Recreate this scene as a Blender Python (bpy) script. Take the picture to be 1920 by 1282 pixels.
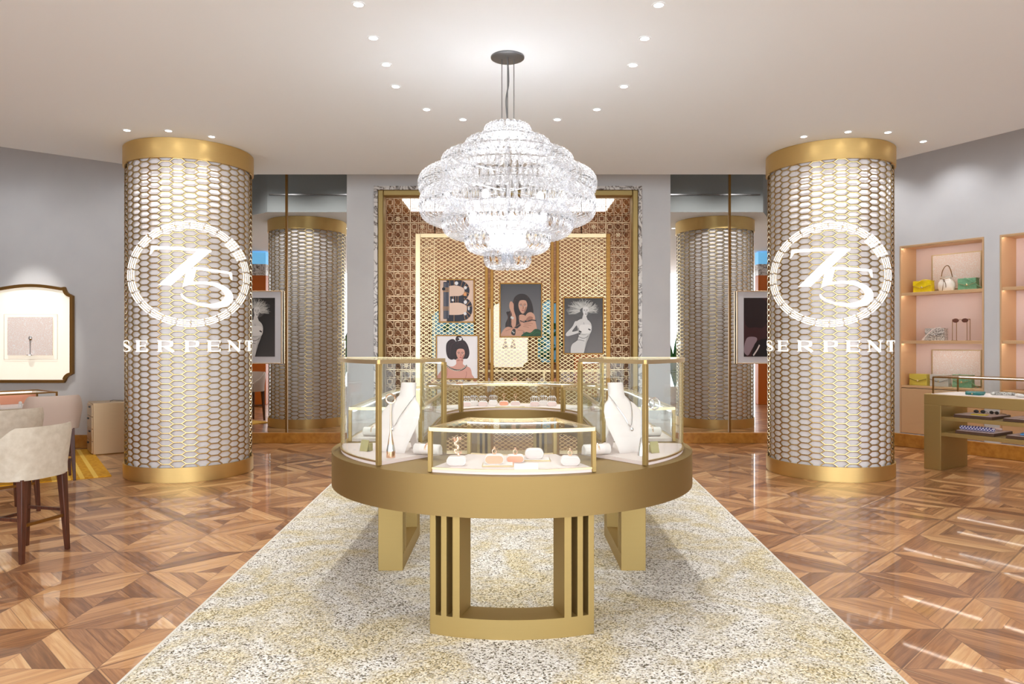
import bpy, bmesh, math, random
from mathutils import Vector, Matrix
random.seed(7)
PI = math.pi
for o in list(bpy.data.objects): bpy.data.objects.remove(o)
scene = bpy.context.scene
COL = scene.collection

# ---------------- camera, world, exposure ----------------
F = 1354.0
cam = bpy.data.cameras.new('camera'); cam.lens = F/1920*36; cam.sensor_width = 36; cam.clip_end = 100
co = bpy.data.objects.new('camera', cam); COL.objects.link(co)
co.location = (0, 0, 1.55); co.rotation_euler = (PI/2, 0, 0); scene.camera = co
scene.view_settings.view_transform = 'Standard'; scene.view_settings.look = 'None'
scene.view_settings.gamma = 1; scene.view_settings.use_curve_mapping = False
scene.view_settings.exposure = 0.06
scene.cycles.use_denoising = True
scene.cycles.max_bounces = 7; scene.cycles.diffuse_bounces = 4; scene.cycles.glossy_bounces = 5
scene.cycles.transmission_bounces = 4; scene.cycles.transparent_max_bounces = 40
scene.cycles.caustics_reflective = True; scene.cycles.caustics_refractive = False
scene.cycles.sample_clamp_indirect = 4; scene.cycles.blur_glossy = 1.0

w = bpy.data.worlds.new('world'); scene.world = w; w.use_nodes = True
w.node_tree.nodes['Background'].inputs[0].default_value = (0.90, 0.955, 1.0, 1)
w.node_tree.nodes['Background'].inputs[1].default_value = 4.2

SPOT_W = 44.0       # watts of one recessed downlight
CHAND_W = 60.0     # watts of the chandelier lamps

def point_light(name, loc, power, radius, color, parent=None):
    l = bpy.data.lights.new(name, 'POINT'); l.energy = power; l.shadow_soft_size = radius; l.color = color
    o = bpy.data.objects.new(name, l); COL.objects.link(o); o.location = loc
    if parent: o.parent = parent
    return o
def spot_light(name, loc, power, size, blend, color, parent=None, rot=None, radius=0.05):
    l = bpy.data.lights.new(name, 'SPOT'); l.energy = power; l.spot_size = math.radians(size); l.spot_blend = blend
    l.color = color; l.shadow_soft_size = radius
    o = bpy.data.objects.new(name, l); COL.objects.link(o); o.location = loc
    if rot: o.rotation_euler = rot
    if parent: o.parent = parent
    return o

# ---------------- colours and materials ----------------
def lin(c):
    c = c/255.0
    return c/12.92 if c <= 0.04045 else ((c+0.055)/1.055)**2.4
def rgb(r, g, b): return (lin(r), lin(g), lin(b), 1)
def newmat(name):
    m = bpy.data.materials.new(name); m.use_nodes = True
    nt = m.node_tree; return m, nt, nt.nodes['Principled BSDF']
def pmat(name, col, rough=.5, metal=0, emis=None, estr=0, noise=None, scale=8, bump=0, coat=0, spec=None, stretch=None, trans=0):
    m, nt, b = newmat(name)
    b.inputs['Base Color'].default_value = col; b.inputs['Roughness'].default_value = rough
    b.inputs['Metallic'].default_value = metal
    if coat: b.inputs['Coat Weight'].default_value = coat; b.inputs['Coat Roughness'].default_value = .08
    if spec is not None: b.inputs['Specular IOR Level'].default_value = spec
    if trans: b.inputs['Transmission Weight'].default_value = trans
    if emis: b.inputs['Emission Color'].default_value = emis; b.inputs['Emission Strength'].default_value = estr
    if noise or bump:
        tc = nt.nodes.new('ShaderNodeTexCoord'); mp = nt.nodes.new('ShaderNodeMapping')
        nt.links.new(tc.outputs['Object'], mp.inputs[0])
        if stretch: mp.inputs['Scale'].default_value = stretch
        n = nt.nodes.new('ShaderNodeTexNoise'); n.inputs['Scale'].default_value = scale; n.inputs['Detail'].default_value = 4
        nt.links.new(mp.outputs[0], n.inputs['Vector'])
        if noise:
            r = nt.nodes.new('ShaderNodeValToRGB'); r.color_ramp.elements[0].position = .3; r.color_ramp.elements[1].position = .7
            r.color_ramp.elements[0].color = noise; r.color_ramp.elements[1].color = col
            nt.links.new(n.outputs[0], r.inputs[0]); nt.links.new(r.outputs[0], b.inputs['Base Color'])
        if bump:
            bp = nt.nodes.new('ShaderNodeBump'); bp.inputs['Strength'].default_value = bump; bp.inputs['Distance'].default_value = .01
            nt.links.new(n.outputs[0], bp.inputs['Height']); nt.links.new(bp.outputs[0], b.inputs['Normal'])
    return m
def glassmat(name, tint=(1,1,1,1), refl=1.0, rough=0.0):
    m = bpy.data.materials.new(name); m.use_nodes = True; nt = m.node_tree; nt.nodes.clear()
    out = nt.nodes.new('ShaderNodeOutputMaterial'); mix = nt.nodes.new('ShaderNodeMixShader')
    tr = nt.nodes.new('ShaderNodeBsdfTransparent'); tr.inputs[0].default_value = tint
    gl = nt.nodes.new('ShaderNodeBsdfGlossy'); gl.inputs['Roughness'].default_value = rough
    fr = nt.nodes.new('ShaderNodeLayerWeight'); fr.inputs[0].default_value = .5
    pw = nt.nodes.new('ShaderNodeMath'); pw.operation = 'POWER'; pw.inputs[1].default_value = 5
    mu = nt.nodes.new('ShaderNodeMath'); mu.operation = 'MULTIPLY_ADD'; mu.inputs[1].default_value = .6*refl; mu.inputs[2].default_value = .025
    nt.links.new(fr.outputs['Facing'], pw.inputs[0]); nt.links.new(pw.outputs[0], mu.inputs[0]); nt.links.new(mu.outputs[0], mix.inputs[0])
    nt.links.new(tr.outputs[0], mix.inputs[1]); nt.links.new(gl.outputs[0], mix.inputs[2])
    nt.links.new(mix.outputs[0], out.inputs[0]); return m
def crystalmat(name):
    m = bpy.data.materials.new(name); m.use_nodes = True; nt = m.node_tree; nt.nodes.clear()
    out = nt.nodes.new('ShaderNodeOutputMaterial')
    N = lambda t: nt.nodes.new(t)
    tr = N('ShaderNodeBsdfTransparent'); tr.inputs[0].default_value = (.97,.98,1,1)
    gl = N('ShaderNodeBsdfGlossy'); gl.inputs['Roughness'].default_value = .12
    tl = N('ShaderNodeBsdfTranslucent'); tl.inputs[0].default_value = (.88,.88,.88,1)
    df = N('ShaderNodeBsdfDiffuse'); df.inputs[0].default_value = (.84,.84,.84,1)
    m1 = N('ShaderNodeMixShader'); m1.inputs[0].default_value = .5
    nt.links.new(tl.outputs[0], m1.inputs[1]); nt.links.new(df.outputs[0], m1.inputs[2])
    m2 = N('ShaderNodeMixShader'); m2.inputs[0].default_value = .35
    nt.links.new(m1.outputs[0], m2.inputs[1]); nt.links.new(gl.outputs[0], m2.inputs[2])
    lw = N('ShaderNodeLayerWeight'); lw.inputs[0].default_value = .45
    mr = N('ShaderNodeMapRange'); mr.inputs['To Min'].default_value = .10; mr.inputs['To Max'].default_value = .82
    nt.links.new(lw.outputs['Facing'], mr.inputs[0])
    m3 = N('ShaderNodeMixShader'); nt.links.new(mr.outputs[0], m3.inputs[0])
    nt.links.new(tr.outputs[0], m3.inputs[1]); nt.links.new(m2.outputs[0], m3.inputs[2])
    nt.links.new(m3.outputs[0], out.inputs[0]); return m
def brushed(name, col, rough=.32, stretch=(1,1,40)):
    m, nt, b = newmat(name)
    b.inputs['Metallic'].default_value = 1
    tc = nt.nodes.new('ShaderNodeTexCoord'); mp = nt.nodes.new('ShaderNodeMapping'); mp.inputs['Scale'].default_value = stretch
    n = nt.nodes.new('ShaderNodeTexNoise'); n.inputs['Scale'].default_value = 6; n.inputs['Detail'].default_value = 3
    nt.links.new(tc.outputs['Object'], mp.inputs[0]); nt.links.new(mp.outputs[0], n.inputs['Vector'])
    mr = nt.nodes.new('ShaderNodeMapRange'); mr.inputs['To Min'].default_value = rough-.05; mr.inputs['To Max'].default_value = rough+.08
    nt.links.new(n.outputs[0], mr.inputs[0]); nt.links.new(mr.outputs[0], b.inputs['Roughness'])
    mx = nt.nodes.new('ShaderNodeMix'); mx.data_type = 'RGBA'
    mx.inputs[6].default_value = (col[0]*.88, col[1]*.87, col[2]*.85, 1); mx.inputs[7].default_value = col
    nt.links.new(n.outputs[0], mx.inputs[0]); nt.links.new(mx.outputs[2], b.inputs['Base Color'])
    return m

M = {}
M['brass'] = brushed('satin_brass', rgb(186,162,108), .55)
M['brass_column'] = brushed('column_gold', rgb(226,194,130), .42)
M['gold'] = brushed('bright_gold', rgb(226,206,166), .3)
M['lattice_gold'] = pmat('lattice_gold', rgb(202,178,130), .18, 1)
M['bronze'] = brushed('dark_bronze', rgb(150,112,62), .4)
M['screen_gold'] = pmat('screen_gold', rgb(240,216,166), .32, 1)
M['champagne'] = brushed('champagne_metal', rgb(222,196,160), .38)
M['chrome'] = pmat('chrome', rgb(190,190,192), .2, 1)
M['steel'] = pmat('steel_grey', rgb(120,122,125), .35, .8)
M['glass'] = glassmat('case_glass', (.975,.99,.985,1), 1.0)
M['lens'] = pmat('smoked_lens', rgb(110,70,60), .1)
M['crystal'] = crystalmat('ribbed_crystal')
M['led_soft'] = pmat('led_soft_strip', (1,1,1,1), .5, emis=(1,.93,.84,1), estr=26)
M['led'] = pmat('led_strip', (1,1,1,1), .5, emis=(1,.97,.92,1), estr=4)
M['lamp'] = pmat('lamp_disc', (1,1,1,1), .5, emis=(1,.97,.92,1), estr=14)
M['bulb'] = pmat('bulb_glow', (1,1,1,1), .5, emis=(1,.98,.95,1), estr=5)
M['logo'] = pmat('projected_emblem_glow', (1,1,1,1), .5, emis=(1,.96,.86,1), estr=.75)  # light projected on the columns, built as a glowing applique
M['plaster'] = pmat('plaster_grey', rgb(210,210,211), .75, noise=rgb(205,205,207), scale=3, bump=.04)
M['ceiling'] = pmat('ceiling_paint', rgb(238,245,251), .85)
M['upper'] = pmat('upper_paint', rgb(205,205,205), .85)
M['white_core'] = pmat('column_core', rgb(240,237,240), .5)
M['deck'] = pmat('pale_leather', rgb(226,212,208), .6)
M['pinkpad'] = pmat('dusty_pink_leather', rgb(226,200,196), .55)
M['coral'] = pmat('coral_leather', rgb(236,164,134), .55)
M['whitepad'] = pmat('white_leather', rgb(232,222,218), .5)
M['paper'] = pmat('card_white', rgb(250,246,232), .7)
M['olivecard'] = pmat('gold_card', rgb(176,166,120), .5, .3)
M['walnut'] = pmat('dark_walnut', rgb(92,48,30), .35, noise=rgb(58,28,18), scale=5, stretch=(12,12,1))
M['stoolfab'] = pmat('stool_fabric', rgb(206,196,180), .9, noise=rgb(190,178,160), scale=22, bump=.15)
M['taupe'] = pmat('taupe_leather', rgb(196,176,162), .6)
M['niche_panel'] = pmat('niche_brass_panel', rgb(228,190,146), .42, .35)
M['niche_back'] = pmat('niche_blush', rgb(232,212,208), .7)
M['silver'] = pmat('silver', rgb(230,230,232), .15, 1)
M['rosegold'] = pmat('rose_gold', rgb(240,200,170), .2, 1)
M['black'] = pmat('black_satin', rgb(30,26,26), .4)
M['mat'] = pmat('mount_board', rgb(214,214,220), .8)
M['mirror'] = pmat('mirror_silver', rgb(236,238,238), .0, 1)
M['tray_side'] = pmat('tray_brown', rgb(88,62,48), .5)
M['orange'] = pmat('orange_lacquer', rgb(205,105,20), .4)
M['bluebox'] = pmat('blue_lit_panel', rgb(110,180,225), .5, emis=rgb(110,180,225), estr=.8)
M['cream_lit'] = pmat('cream_lit_panel', rgb(250,244,228), .6, emis=rgb(255,244,224), estr=.4)
M['skylight'] = pmat('skylight_panel', (1,1,1,1), .5, emis=(1,1,1,1), estr=2.2)

def marble():
    m, nt, b = newmat('veined_marble'); b.inputs['Roughness'].default_value = .2
    tc = nt.nodes.new('ShaderNodeTexCoord'); n = nt.nodes.new('ShaderNodeTexNoise'); n.inputs['Scale'].default_value = 4; n.inputs['Detail'].default_value = 6; n.inputs['Distortion'].default_value = 2.5
    nt.links.new(tc.outputs['Object'], n.inputs['Vector'])
    r = nt.nodes.new('ShaderNodeValToRGB'); e = r.color_ramp.elements
    e[0].position = .42; e[0].color = rgb(228,224,220); e[1].position = .56; e[1].color = rgb(226,222,218)
    k = e.new(.49); k.color = rgb(90,80,75)
    k = e.new(.46); k.color = rgb(205,198,192)
    nt.links.new(n.outputs[0], r.inputs[0]); nt.links.new(r.outputs[0], b.inputs['Base Color']); return m
M['marble'] = marble()
def gold_base():
    return pmat('baseboard_gold_stone', rgb(196,138,58), .3, noise=rgb(168,108,36), scale=14)
M['goldstone'] = gold_base()

# node helper for the floor
class NT:
    def __init__(s, nt): s.nt = nt
    def m(s, op, a, b=None, c=None):
        n = s.nt.nodes.new('ShaderNodeMath'); n.operation = op
        for i, v in enumerate((a, b, c)):
            if v is None: continue
            if isinstance(v, (int, float)): n.inputs[i].default_value = v
            else: s.nt.links.new(v, n.inputs[i])
        return n.outputs[0]
    def comb(s, x, y, z=0.0):
        n = s.nt.nodes.new('ShaderNodeCombineXYZ')
        for i, v in enumerate((x, y, z)):
            if isinstance(v, (int, float)): n.inputs[i].default_value = v
            else: s.nt.links.new(v, n.inputs[i])
        return n.outputs[0]
    def ramp(s, fac, stops, interp='LINEAR'):
        r = s.nt.nodes.new('ShaderNodeValToRGB'); r.color_ramp.interpolation = interp
        e = r.color_ramp.elements
        e[0].position, e[0].color = stops[0]; e[1].position, e[1].color = stops[-1]
        for p, c in stops[1:-1]: k = e.new(p); k.color = c
        s.nt.links.new(fac, r.inputs[0]); return r.outputs[0]
    def mix(s, f, a, b, blend='MIX'):
        n = s.nt.nodes.new('ShaderNodeMix'); n.data_type = 'RGBA'; n.blend_type = blend
        for i, v in ((0, f), (6, a), (7, b)):
            if isinstance(v, (int, float)): n.inputs[i].default_value = v
            elif isinstance(v, tuple): n.inputs[i].default_value = v
            else: s.nt.links.new(v, n.inputs[i])
        return n.outputs[2]
    def noise(s, vec, scale, detail=3, dist=0):
        n = s.nt.nodes.new('ShaderNodeTexNoise'); n.inputs['Scale'].default_value = scale; n.inputs['Detail'].default_value = detail
        n.inputs['Distortion'].default_value = dist; s.nt.links.new(vec, n.inputs['Vector']); return n.outputs[0]
    def white(s, vec):
        n = s.nt.nodes.new('ShaderNodeTexWhiteNoise'); n.noise_dimensions = '3D'; s.nt.links.new(vec, n.inputs['Vector']); return n.outputs[0]

def parquet():
    m, nt, b = newmat('walnut_parquet'); g = NT(nt)
    tc = nt.nodes.new('ShaderNodeTexCoord'); sx = nt.nodes.new('ShaderNodeSeparateXYZ')
    nt.links.new(tc.outputs['Object'], sx.inputs[0])
    s = .4774
    a = g.m('MULTIPLY', g.m('SUBTRACT', sx.outputs[0], 2.325), 1/s)
    c = g.m('MULTIPLY', g.m('SUBTRACT', sx.outputs[1], 3.903), 1/s)
    p = g.m('MULTIPLY', g.m('ADD', a, c), .5); q = g.m('MULTIPLY', g.m('SUBTRACT', a, c), .5)
    fp, fq = g.m('FLOOR', p), g.m('FLOOR', q)
    l = g.m('SUBTRACT', g.m('SUBTRACT', p, fp), .5); k = g.m('SUBTRACT', g.m('SUBTRACT', q, fq), .5)
    al, ak = g.m('ABSOLUTE', l), g.m('ABSOLUTE', k)
    isl = g.m('GREATER_THAN', al, ak)
    sgn = g.m('ADD', g.m('MULTIPLY', isl, g.m('GREATER_THAN', l, 0.0)), g.m('MULTIPLY', g.m('SUBTRACT', 1.0, isl), g.m('GREATER_THAN', k, 0.0)))
    quad = g.m('ADD', g.m('MULTIPLY', isl, 2.0), sgn)
    r1 = g.white(g.comb(fp, fq, g.m('ADD', quad, 20.5)))
    d = g.m('MULTIPLY', g.m('MAXIMUM', al, ak), 2.0)
    band = g.m('FLOOR', g.m('MULTIPLY', g.m('ADD', d, g.m('MULTIPLY', g.m('SUBTRACT', r1, .5), .1)), 3.0))
    rnd = g.white(g.comb(g.m('ADD', fp, g.m('MULTIPLY', quad, 37.0)), g.m('ADD', fq, .5), g.m('ADD', band, .5)))
    # grain runs along the plank
    inv = g.m('SUBTRACT', 1.0, isl)
    along = g.m('ADD', g.m('MULTIPLY', isl, k), g.m('MULTIPLY', inv, l))
    across = g.m('ADD', g.m('MULTIPLY', isl, l), g.m('MULTIPLY', inv, k))
    gv = g.comb(g.m('ADD', g.m('MULTIPLY', along, 1.1), g.m('MULTIPLY', rnd, 91.0)), g.m('MULTIPLY', across, 16.0), g.m('MULTIPLY', rnd, 13.0))
    grain = g.noise(gv, 1.6, 4, .8)
    gv2 = g.comb(g.m('ADD', g.m('MULTIPLY', along, 6.0), g.m('MULTIPLY', rnd, 11.0)), g.m('MULTIPLY', across, 150.0), 0.0)
    fine = g.noise(gv2, 1.0, 2)
    t = g.m('ADD', g.m('MULTIPLY', rnd, .50), g.m('ADD', g.m('MULTIPLY', grain, .62), g.m('MULTIPLY', fine, .16)))
    t = g.m('SUBTRACT', t, .14)
    colr = g.ramp(t, [(.10, rgb(88,52,30)), (.32, rgb(136,90,56)), (.5, rgb(172,122,80)), (.68, rgb(200,150,102)), (.9, rgb(226,186,136))])
    # seams
    e1 = g.m('LESS_THAN', g.m('SUBTRACT', .5, g.m('MAXIMUM', al, ak)), .005)
    e2 = g.m('LESS_THAN', g.m('ABSOLUTE', g.m('SUBTRACT', al, ak)), .0045)
    dd = g.m('MULTIPLY', g.m('ADD', d, g.m('MULTIPLY', g.m('SUBTRACT', r1, .5), .1)), 3.0)
    e3 = g.m('LESS_THAN', g.m('ABSOLUTE', g.m('SUBTRACT', g.m('FRACT', g.m('ADD', dd, .5)), .5)), .018)
    seam = g.m('MAXIMUM', e1, g.m('MAXIMUM', e2, e3))
    colr = g.mix(g.m('MULTIPLY', seam, .55), colr, rgb(70,40,28))
    nt.links.new(colr, b.inputs['Base Color'])
    b.inputs['Roughness'].default_value = .32; b.inputs['Specular IOR Level'].default_value = .35
    b.inputs['Coat Weight'].default_value = .55; b.inputs['Coat Roughness'].default_value = .035
    return m
M['parquet'] = parquet()

def rugmat():
    m, nt, b = newmat('knotted_rug'); g = NT(nt)
    tc = nt.nodes.new('ShaderNodeTexCoord'); v = tc.outputs['Object']
    vo = nt.nodes.new('ShaderNodeTexVoronoi'); vo.inputs['Scale'].default_value = 125; nt.links.new(v, vo.inputs['Vector'])
    sp = nt.nodes.new('ShaderNodeSeparateColor'); nt.links.new(vo.outputs['Color'], sp.inputs[0])
    big = g.noise(v, 1.6, 3, 1.6); mid = g.noise(v, 5, 3, 1.0)
    pale = g.ramp(sp.outputs[0], [(0, rgb(70,64,52)), (.18, rgb(132,124,106)), (.32, rgb(206,200,188)), (1, rgb(244,242,238))])
    oliv = g.ramp(sp.outputs[1], [(0, rgb(84,74,44)), (.26, rgb(158,140,92)), (.5, rgb(208,192,150)), (1, rgb(238,230,206))])
    f = g.ramp(g.m('ADD', g.m('MULTIPLY', big, .7), g.m('MULTIPLY', mid, .3)), [(.44, (0,0,0,1)), (.58, (.85,.85,.85,1))])
    c = g.mix(f, pale, oliv)
    nt.links.new(c, b.inputs['Base Color']); b.inputs['Roughness'].default_value = .95; b.inputs['Specular IOR Level'].default_value = .1
    bp = nt.nodes.new('ShaderNodeBump'); bp.inputs['Strength'].default_value = .6; bp.inputs['Distance'].default_value = .006
    nt.links.new(vo.outputs['Distance'], bp.inputs['Height']); bp.invert = True; nt.links.new(bp.outputs[0], b.inputs['Normal'])
    return m
M['rug'] = rugmat()
def yellowrug():
    m, nt, b = newmat('saffron_rug'); g = NT(nt)
    tc = nt.nodes.new('ShaderNodeTexCoord'); s = nt.nodes.new('ShaderNodeSeparateXYZ'); nt.links.new(tc.outputs['Object'], s.inputs[0])
    # stripes run along local y near local x = 0
    x = s.outputs[0]
    n = g.noise(tc.outputs['Object'], 26, 3)
    base = g.ramp(n, [(.3, rgb(196,132,12)), (.7, rgb(224,168,36))])
    st = g.m('LESS_THAN', g.m('FRACT', g.m('MULTIPLY', x, 7.5)), .35)
    near = g.m('MULTIPLY', g.m('LESS_THAN', x, .62), g.m('GREATER_THAN', x, .08))
    c = g.mix(g.m('MULTIPLY', g.m('MULTIPLY', st, near), .8), base, rgb(246,206,96))
    nt.links.new(c, b.inputs['Base Color']); b.inputs['Roughness'].default_value = .95; return m
M['saffron'] = yellowrug()
def woodbrick():
    m, nt, b = newmat('split_wood_wall'); g = NT(nt)
    tc = nt.nodes.new('ShaderNodeTexCoord'); s = nt.nodes.new('ShaderNodeSeparateXYZ'); nt.links.new(tc.outputs['Object'], s.inputs[0])
    br = nt.nodes.new('ShaderNodeTexBrick'); br.inputs['Scale'].default_value = 1; br.inputs['Brick Width'].default_value = .34
    br.inputs['Row Height'].default_value = .05; br.inputs['Mortar Size'].default_value = .003
    br.inputs['Color1'].default_value = rgb(188,140,100); br.inputs['Color2'].default_value = rgb(154,110,76); br.inputs['Mortar'].default_value = rgb(118,82,54)
    nt.links.new(g.comb(g.m('ADD', s.outputs[0], s.outputs[1]), s.outputs[2], 0.0), br.inputs['Vector'])
    nt.links.new(br.outputs['Color'], b.inputs['Base Color']); b.inputs['Roughness'].default_value = .55; return m
M['woodbrick'] = woodbrick()
def scalepanel():
    m, nt, b = newmat('scale_pattern_panel'); g = NT(nt)
    tc = nt.nodes.new('ShaderNodeTexCoord')
    vo = nt.nodes.new('ShaderNodeTexVoronoi'); vo.feature = 'DISTANCE_TO_EDGE'; vo.inputs['Scale'].default_value = 34
    mp = nt.nodes.new('ShaderNodeMapping'); mp.inputs['Scale'].default_value = (1,1,1.7); nt.links.new(tc.outputs['Object'], mp.inputs[0])
    nt.links.new(mp.outputs[0], vo.inputs['Vector'])
    c = g.ramp(vo.outputs['Distance'], [(.03, rgb(255,252,250)), (.09, rgb(246,228,220))])
    nt.links.new(c, b.inputs['Base Color']); b.inputs['Roughness'].default_value = .6; return m
M['scales'] = scalepanel()
def snakeskin():
    m, nt, b = newmat('snakeskin'); g = NT(nt)
    tc = nt.nodes.new('ShaderNodeTexCoord'); n = g.noise(tc.outputs['Object'], 60, 4)
    nt.links.new(g.ramp(n, [(.38, rgb(120,112,108)), (.6, rgb(225,222,218))]), b.inputs['Base Color']); b.inputs['Roughness'].default_value = .35; return m
M['snakeskin'] = snakeskin()

# ---------------- mesh helpers ----------------
class MB:
    def __init__(s): s.v = []; s.f = []; s.m = []; s.s = []
    def add(s, vs, fs, mat=0, smooth=False, T=None):
        n = len(s.v)
        for p in vs:
            p = Vector(p)
            if T: p = T @ p
            s.v.append(tuple(p))
        for f in fs: s.f.append([i+n for i in f]); s.m.append(mat); s.s.append(smooth)
        return s
    def box(s, c, d, mat=0, rz=0, T=None):
        x, y, z = d[0]/2, d[1]/2, d[2]/2; ca, sa = math.cos(rz), math.sin(rz)
        vs = []
        for dz in (-z, z):
            for dx, dy in ((-x,-y),(x,-y),(x,y),(-x,y)):
                vs.append((c[0]+dx*ca-dy*sa, c[1]+dx*sa+dy*ca, c[2]+dz))
        return s.add(vs, [(3,2,1,0),(4,5,6,7),(0,1,5,4),(1,2,6,5),(2,3,7,6),(3,0,4,7)], mat, False, T)
    def prism(s, poly, z0, z1, mat=0, smooth=False, T=None, capmat=None):
        n = len(poly)
        vs = [(x, y, z0) for x, y in poly]+[(x, y, z1) for x, y in poly]
        s.add(vs, [(i, (i+1) % n, n+(i+1) % n, n+i) for i in range(n)], mat, smooth, T)
        cm = mat if capmat is None else capmat
        s.add(vs, [tuple(range(n))[::-1], tuple(range(n, 2*n))], cm, False, T); return s
    def tube(s, pts, r, seg=8, mat=0, closed=False, cap=True, T=None):
        pts = [Vector(p) for p in pts]; n = len(pts); rr = r if isinstance(r, (list, tuple)) else [r]*n
        vs = []; up = None
        for i, p in enumerate(pts):
            if closed: t = pts[(i+1) % n]-pts[i-1]
            else: t = pts[min(i+1, n-1)]-pts[max(i-1, 0)]
            if t.length < 1e-9: t = Vector((0,0,1))
            t.normalize()
            if up is None: up = t.orthogonal().normalized()
            else:
                up = up-t*up.dot(t)
                up = up.normalized() if up.length > 1e-6 else t.orthogonal().normalized()
            sd = t.cross(up)
            for k in range(seg):
                a = 2*PI*k/seg; vs.append(p+(up*math.cos(a)+sd*math.sin(a))*rr[i])
        fs = []
        for i in range(n if closed else n-1):
            j = (i+1) % n
            for k in range(seg): fs.append((i*seg+k, i*seg+(k+1) % seg, j*seg+(k+1) % seg, j*seg+k))
        if cap and not closed: fs += [tuple(range(seg))[::-1], tuple(range((n-1)*seg, n*seg))]
        return s.add(vs, fs, mat, True, T)
    def lathe(s, prof, seg=24, mat=0, c=(0,0,0), T=None, smooth=True):
        vs = []
        for r, z in prof:
            for k in range(seg): a = 2*PI*k/seg; vs.append((c[0]+r*math.cos(a), c[1]+r*math.sin(a), c[2]+z))
        fs = [(i*seg+k, i*seg+(k+1) % seg, (i+1)*seg+(k+1) % seg, (i+1)*seg+k) for i in range(len(prof)-1) for k in range(seg)]
        return s.add(vs, fs, mat, smooth, T)
    def cyl(s, c, r, h, seg=24, mat=0, T=None):
        return s.lathe([(0.0001, 0), (r, 0), (r, h), (0.0001, h)], seg, mat, c, T, smooth=False)
    def ball(s, c, r, seg=12, mat=0, T=None):
        rx, ry, rz = r if isinstance(r, (tuple, list)) else (r, r, r)
        n = seg//2; vs = []; fs = []
        for i in range(n+1):
            a = PI*i/n
            for k in range(seg): b = 2*PI*k/seg; vs.append((c[0]+rx*math.sin(a)*math.cos(b), c[1]+ry*math.sin(a)*math.sin(b), c[2]+rz*math.cos(a)))
        for i in range(n):
            for k in range(seg): fs.append((i*seg+k, (i+1)*seg+k, (i+1)*seg+(k+1) % seg, i*seg+(k+1) % seg))
        return s.add(vs, fs, mat, True, T)
    def sweep(s, path, w, h, z, mat=0, closed=False, off=0.0):
        """horizontal path (x,y); bar w wide (horizontally), from z to z+h"""
        n = len(path); vs = []
        for i in range(n):
            a = Vector(path[i-1] if (closed or i) else path[0]); b = Vector(path[(i+1) % n] if (closed or i < n-1) else path[-1])
            t = (b-a); t.normalize(); nn = Vector((-t.y, t.x)); p = Vector(path[i])+nn*off
            for sx, zz in ((-1, z), (1, z), (1, z+h), (-1, z+h)): q = p+nn*(sx*w/2); vs.append((q.x, q.y, zz))
        fs = []
        for i in range(n if closed else n-1):
            j = (i+1) % n
            for k in range(4): fs.append((i*4+k, i*4+(k+1) % 4, j*4+(k+1) % 4, j*4+k))
        if not closed: fs += [(3,2,1,0), tuple((n-1)*4+k for k in range(4))]
        return s.add(vs, fs, mat)
    def ribbon(s, path, z0, z1, mat=0, th=.006):
        return s.sweep(path, th, z1-z0, z0, mat)
    def bar(s, a, b, w, d, mat=0, up=(0,0,1), T=None):
        """rectangular bar between a and b; w across, d along up-ish"""
        a, b = Vector(a), Vector(b); t = (b-a).normalized(); u = Vector(up); u = u-t*u.dot(t)
        u = u.normalized() if u.length > 1e-6 else t.orthogonal().normalized(); sd = t.cross(u)
        vs = [p+sd*(x*w/2)+u*(y*d/2) for p in (a, b) for x, y in ((-1,-1),(1,-1),(1,1),(-1,1))]
        return s.add(vs, [(3,2,1,0),(4,5,6,7),(0,1,5,4),(1,2,6,5),(2,3,7,6),(3,0,4,7)], mat, False, T)
    def poly(s, pts, mat=0, T=None): return s.add(pts, [tuple(range(len(pts)))], mat, False, T)

def obj(name, mb, mats, parent=None, bevel=0, solid=0, loc=None, rz=0):
    me = bpy.data.meshes.new(name); me.from_pydata(mb.v, [], mb.f)
    mats = mats if isinstance(mats, (list, tuple)) else [mats]
    for m in mats: me.materials.append(M[m] if isinstance(m, str) else m)
    me.polygons.foreach_set('material_index', mb.m); me.polygons.foreach_set('use_smooth', mb.s)
    bm = bmesh.new(); bm.from_mesh(me); bmesh.ops.recalc_face_normals(bm, faces=bm.faces); bm.to_mesh(me); bm.free()
    me.update(); me.set_sharp_from_angle(angle=math.radians(38))
    o = bpy.data.objects.new(name, me); COL.objects.link(o)
    if parent: o.parent = parent
    if loc: o.location = loc
    if rz: o.rotation_euler[2] = rz
    if bevel:
        b = o.modifiers.new('bevel', 'BEVEL'); b.width = bevel; b.segments = 2; b.limit_method = 'ANGLE'
    if solid:
        b = o.modifiers.new('solid', 'SOLIDIFY'); b.thickness = solid; b.offset = 0
    return o
def thing(name, label, cat, loc=(0,0,0), rz=0, group=None):
    o = bpy.data.objects.new(name, None); COL.objects.link(o); o.empty_display_size = .1
    o.location = loc; o.rotation_euler = (0, 0, rz); return tag(o, label, cat, group)
def tag(o, label, cat, group=None):
    o['label'] = label; o['category'] = cat
    if group: o['group'] = group
    return o
def struct(name, mb, mats, **k):
    o = obj(name, mb, mats, **k); o['kind'] = 'structure'; return o
def copy_tree(o, loc=None, rz=None, label=None, group=None, parent=None):
    c = o.copy(); COL.objects.link(c)
    if parent: c.parent = parent
    if loc is not None: c.location = loc
    if rz is not None: c.rotation_euler = (0, 0, rz)
    if label: c['label'] = label
    if group: c['group'] = group
    for ch in list(o.children): copy_tree(ch, parent=c)
    return c
def arc(c, r, a0, a1, n):
    """angles measured from -Y, positive towards +X"""
    return [(c[0]+r*math.sin(a0+(a1-a0)*i/n), c[1]-r*math.cos(a0+(a1-a0)*i/n)) for i in range(n+1)]
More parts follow.
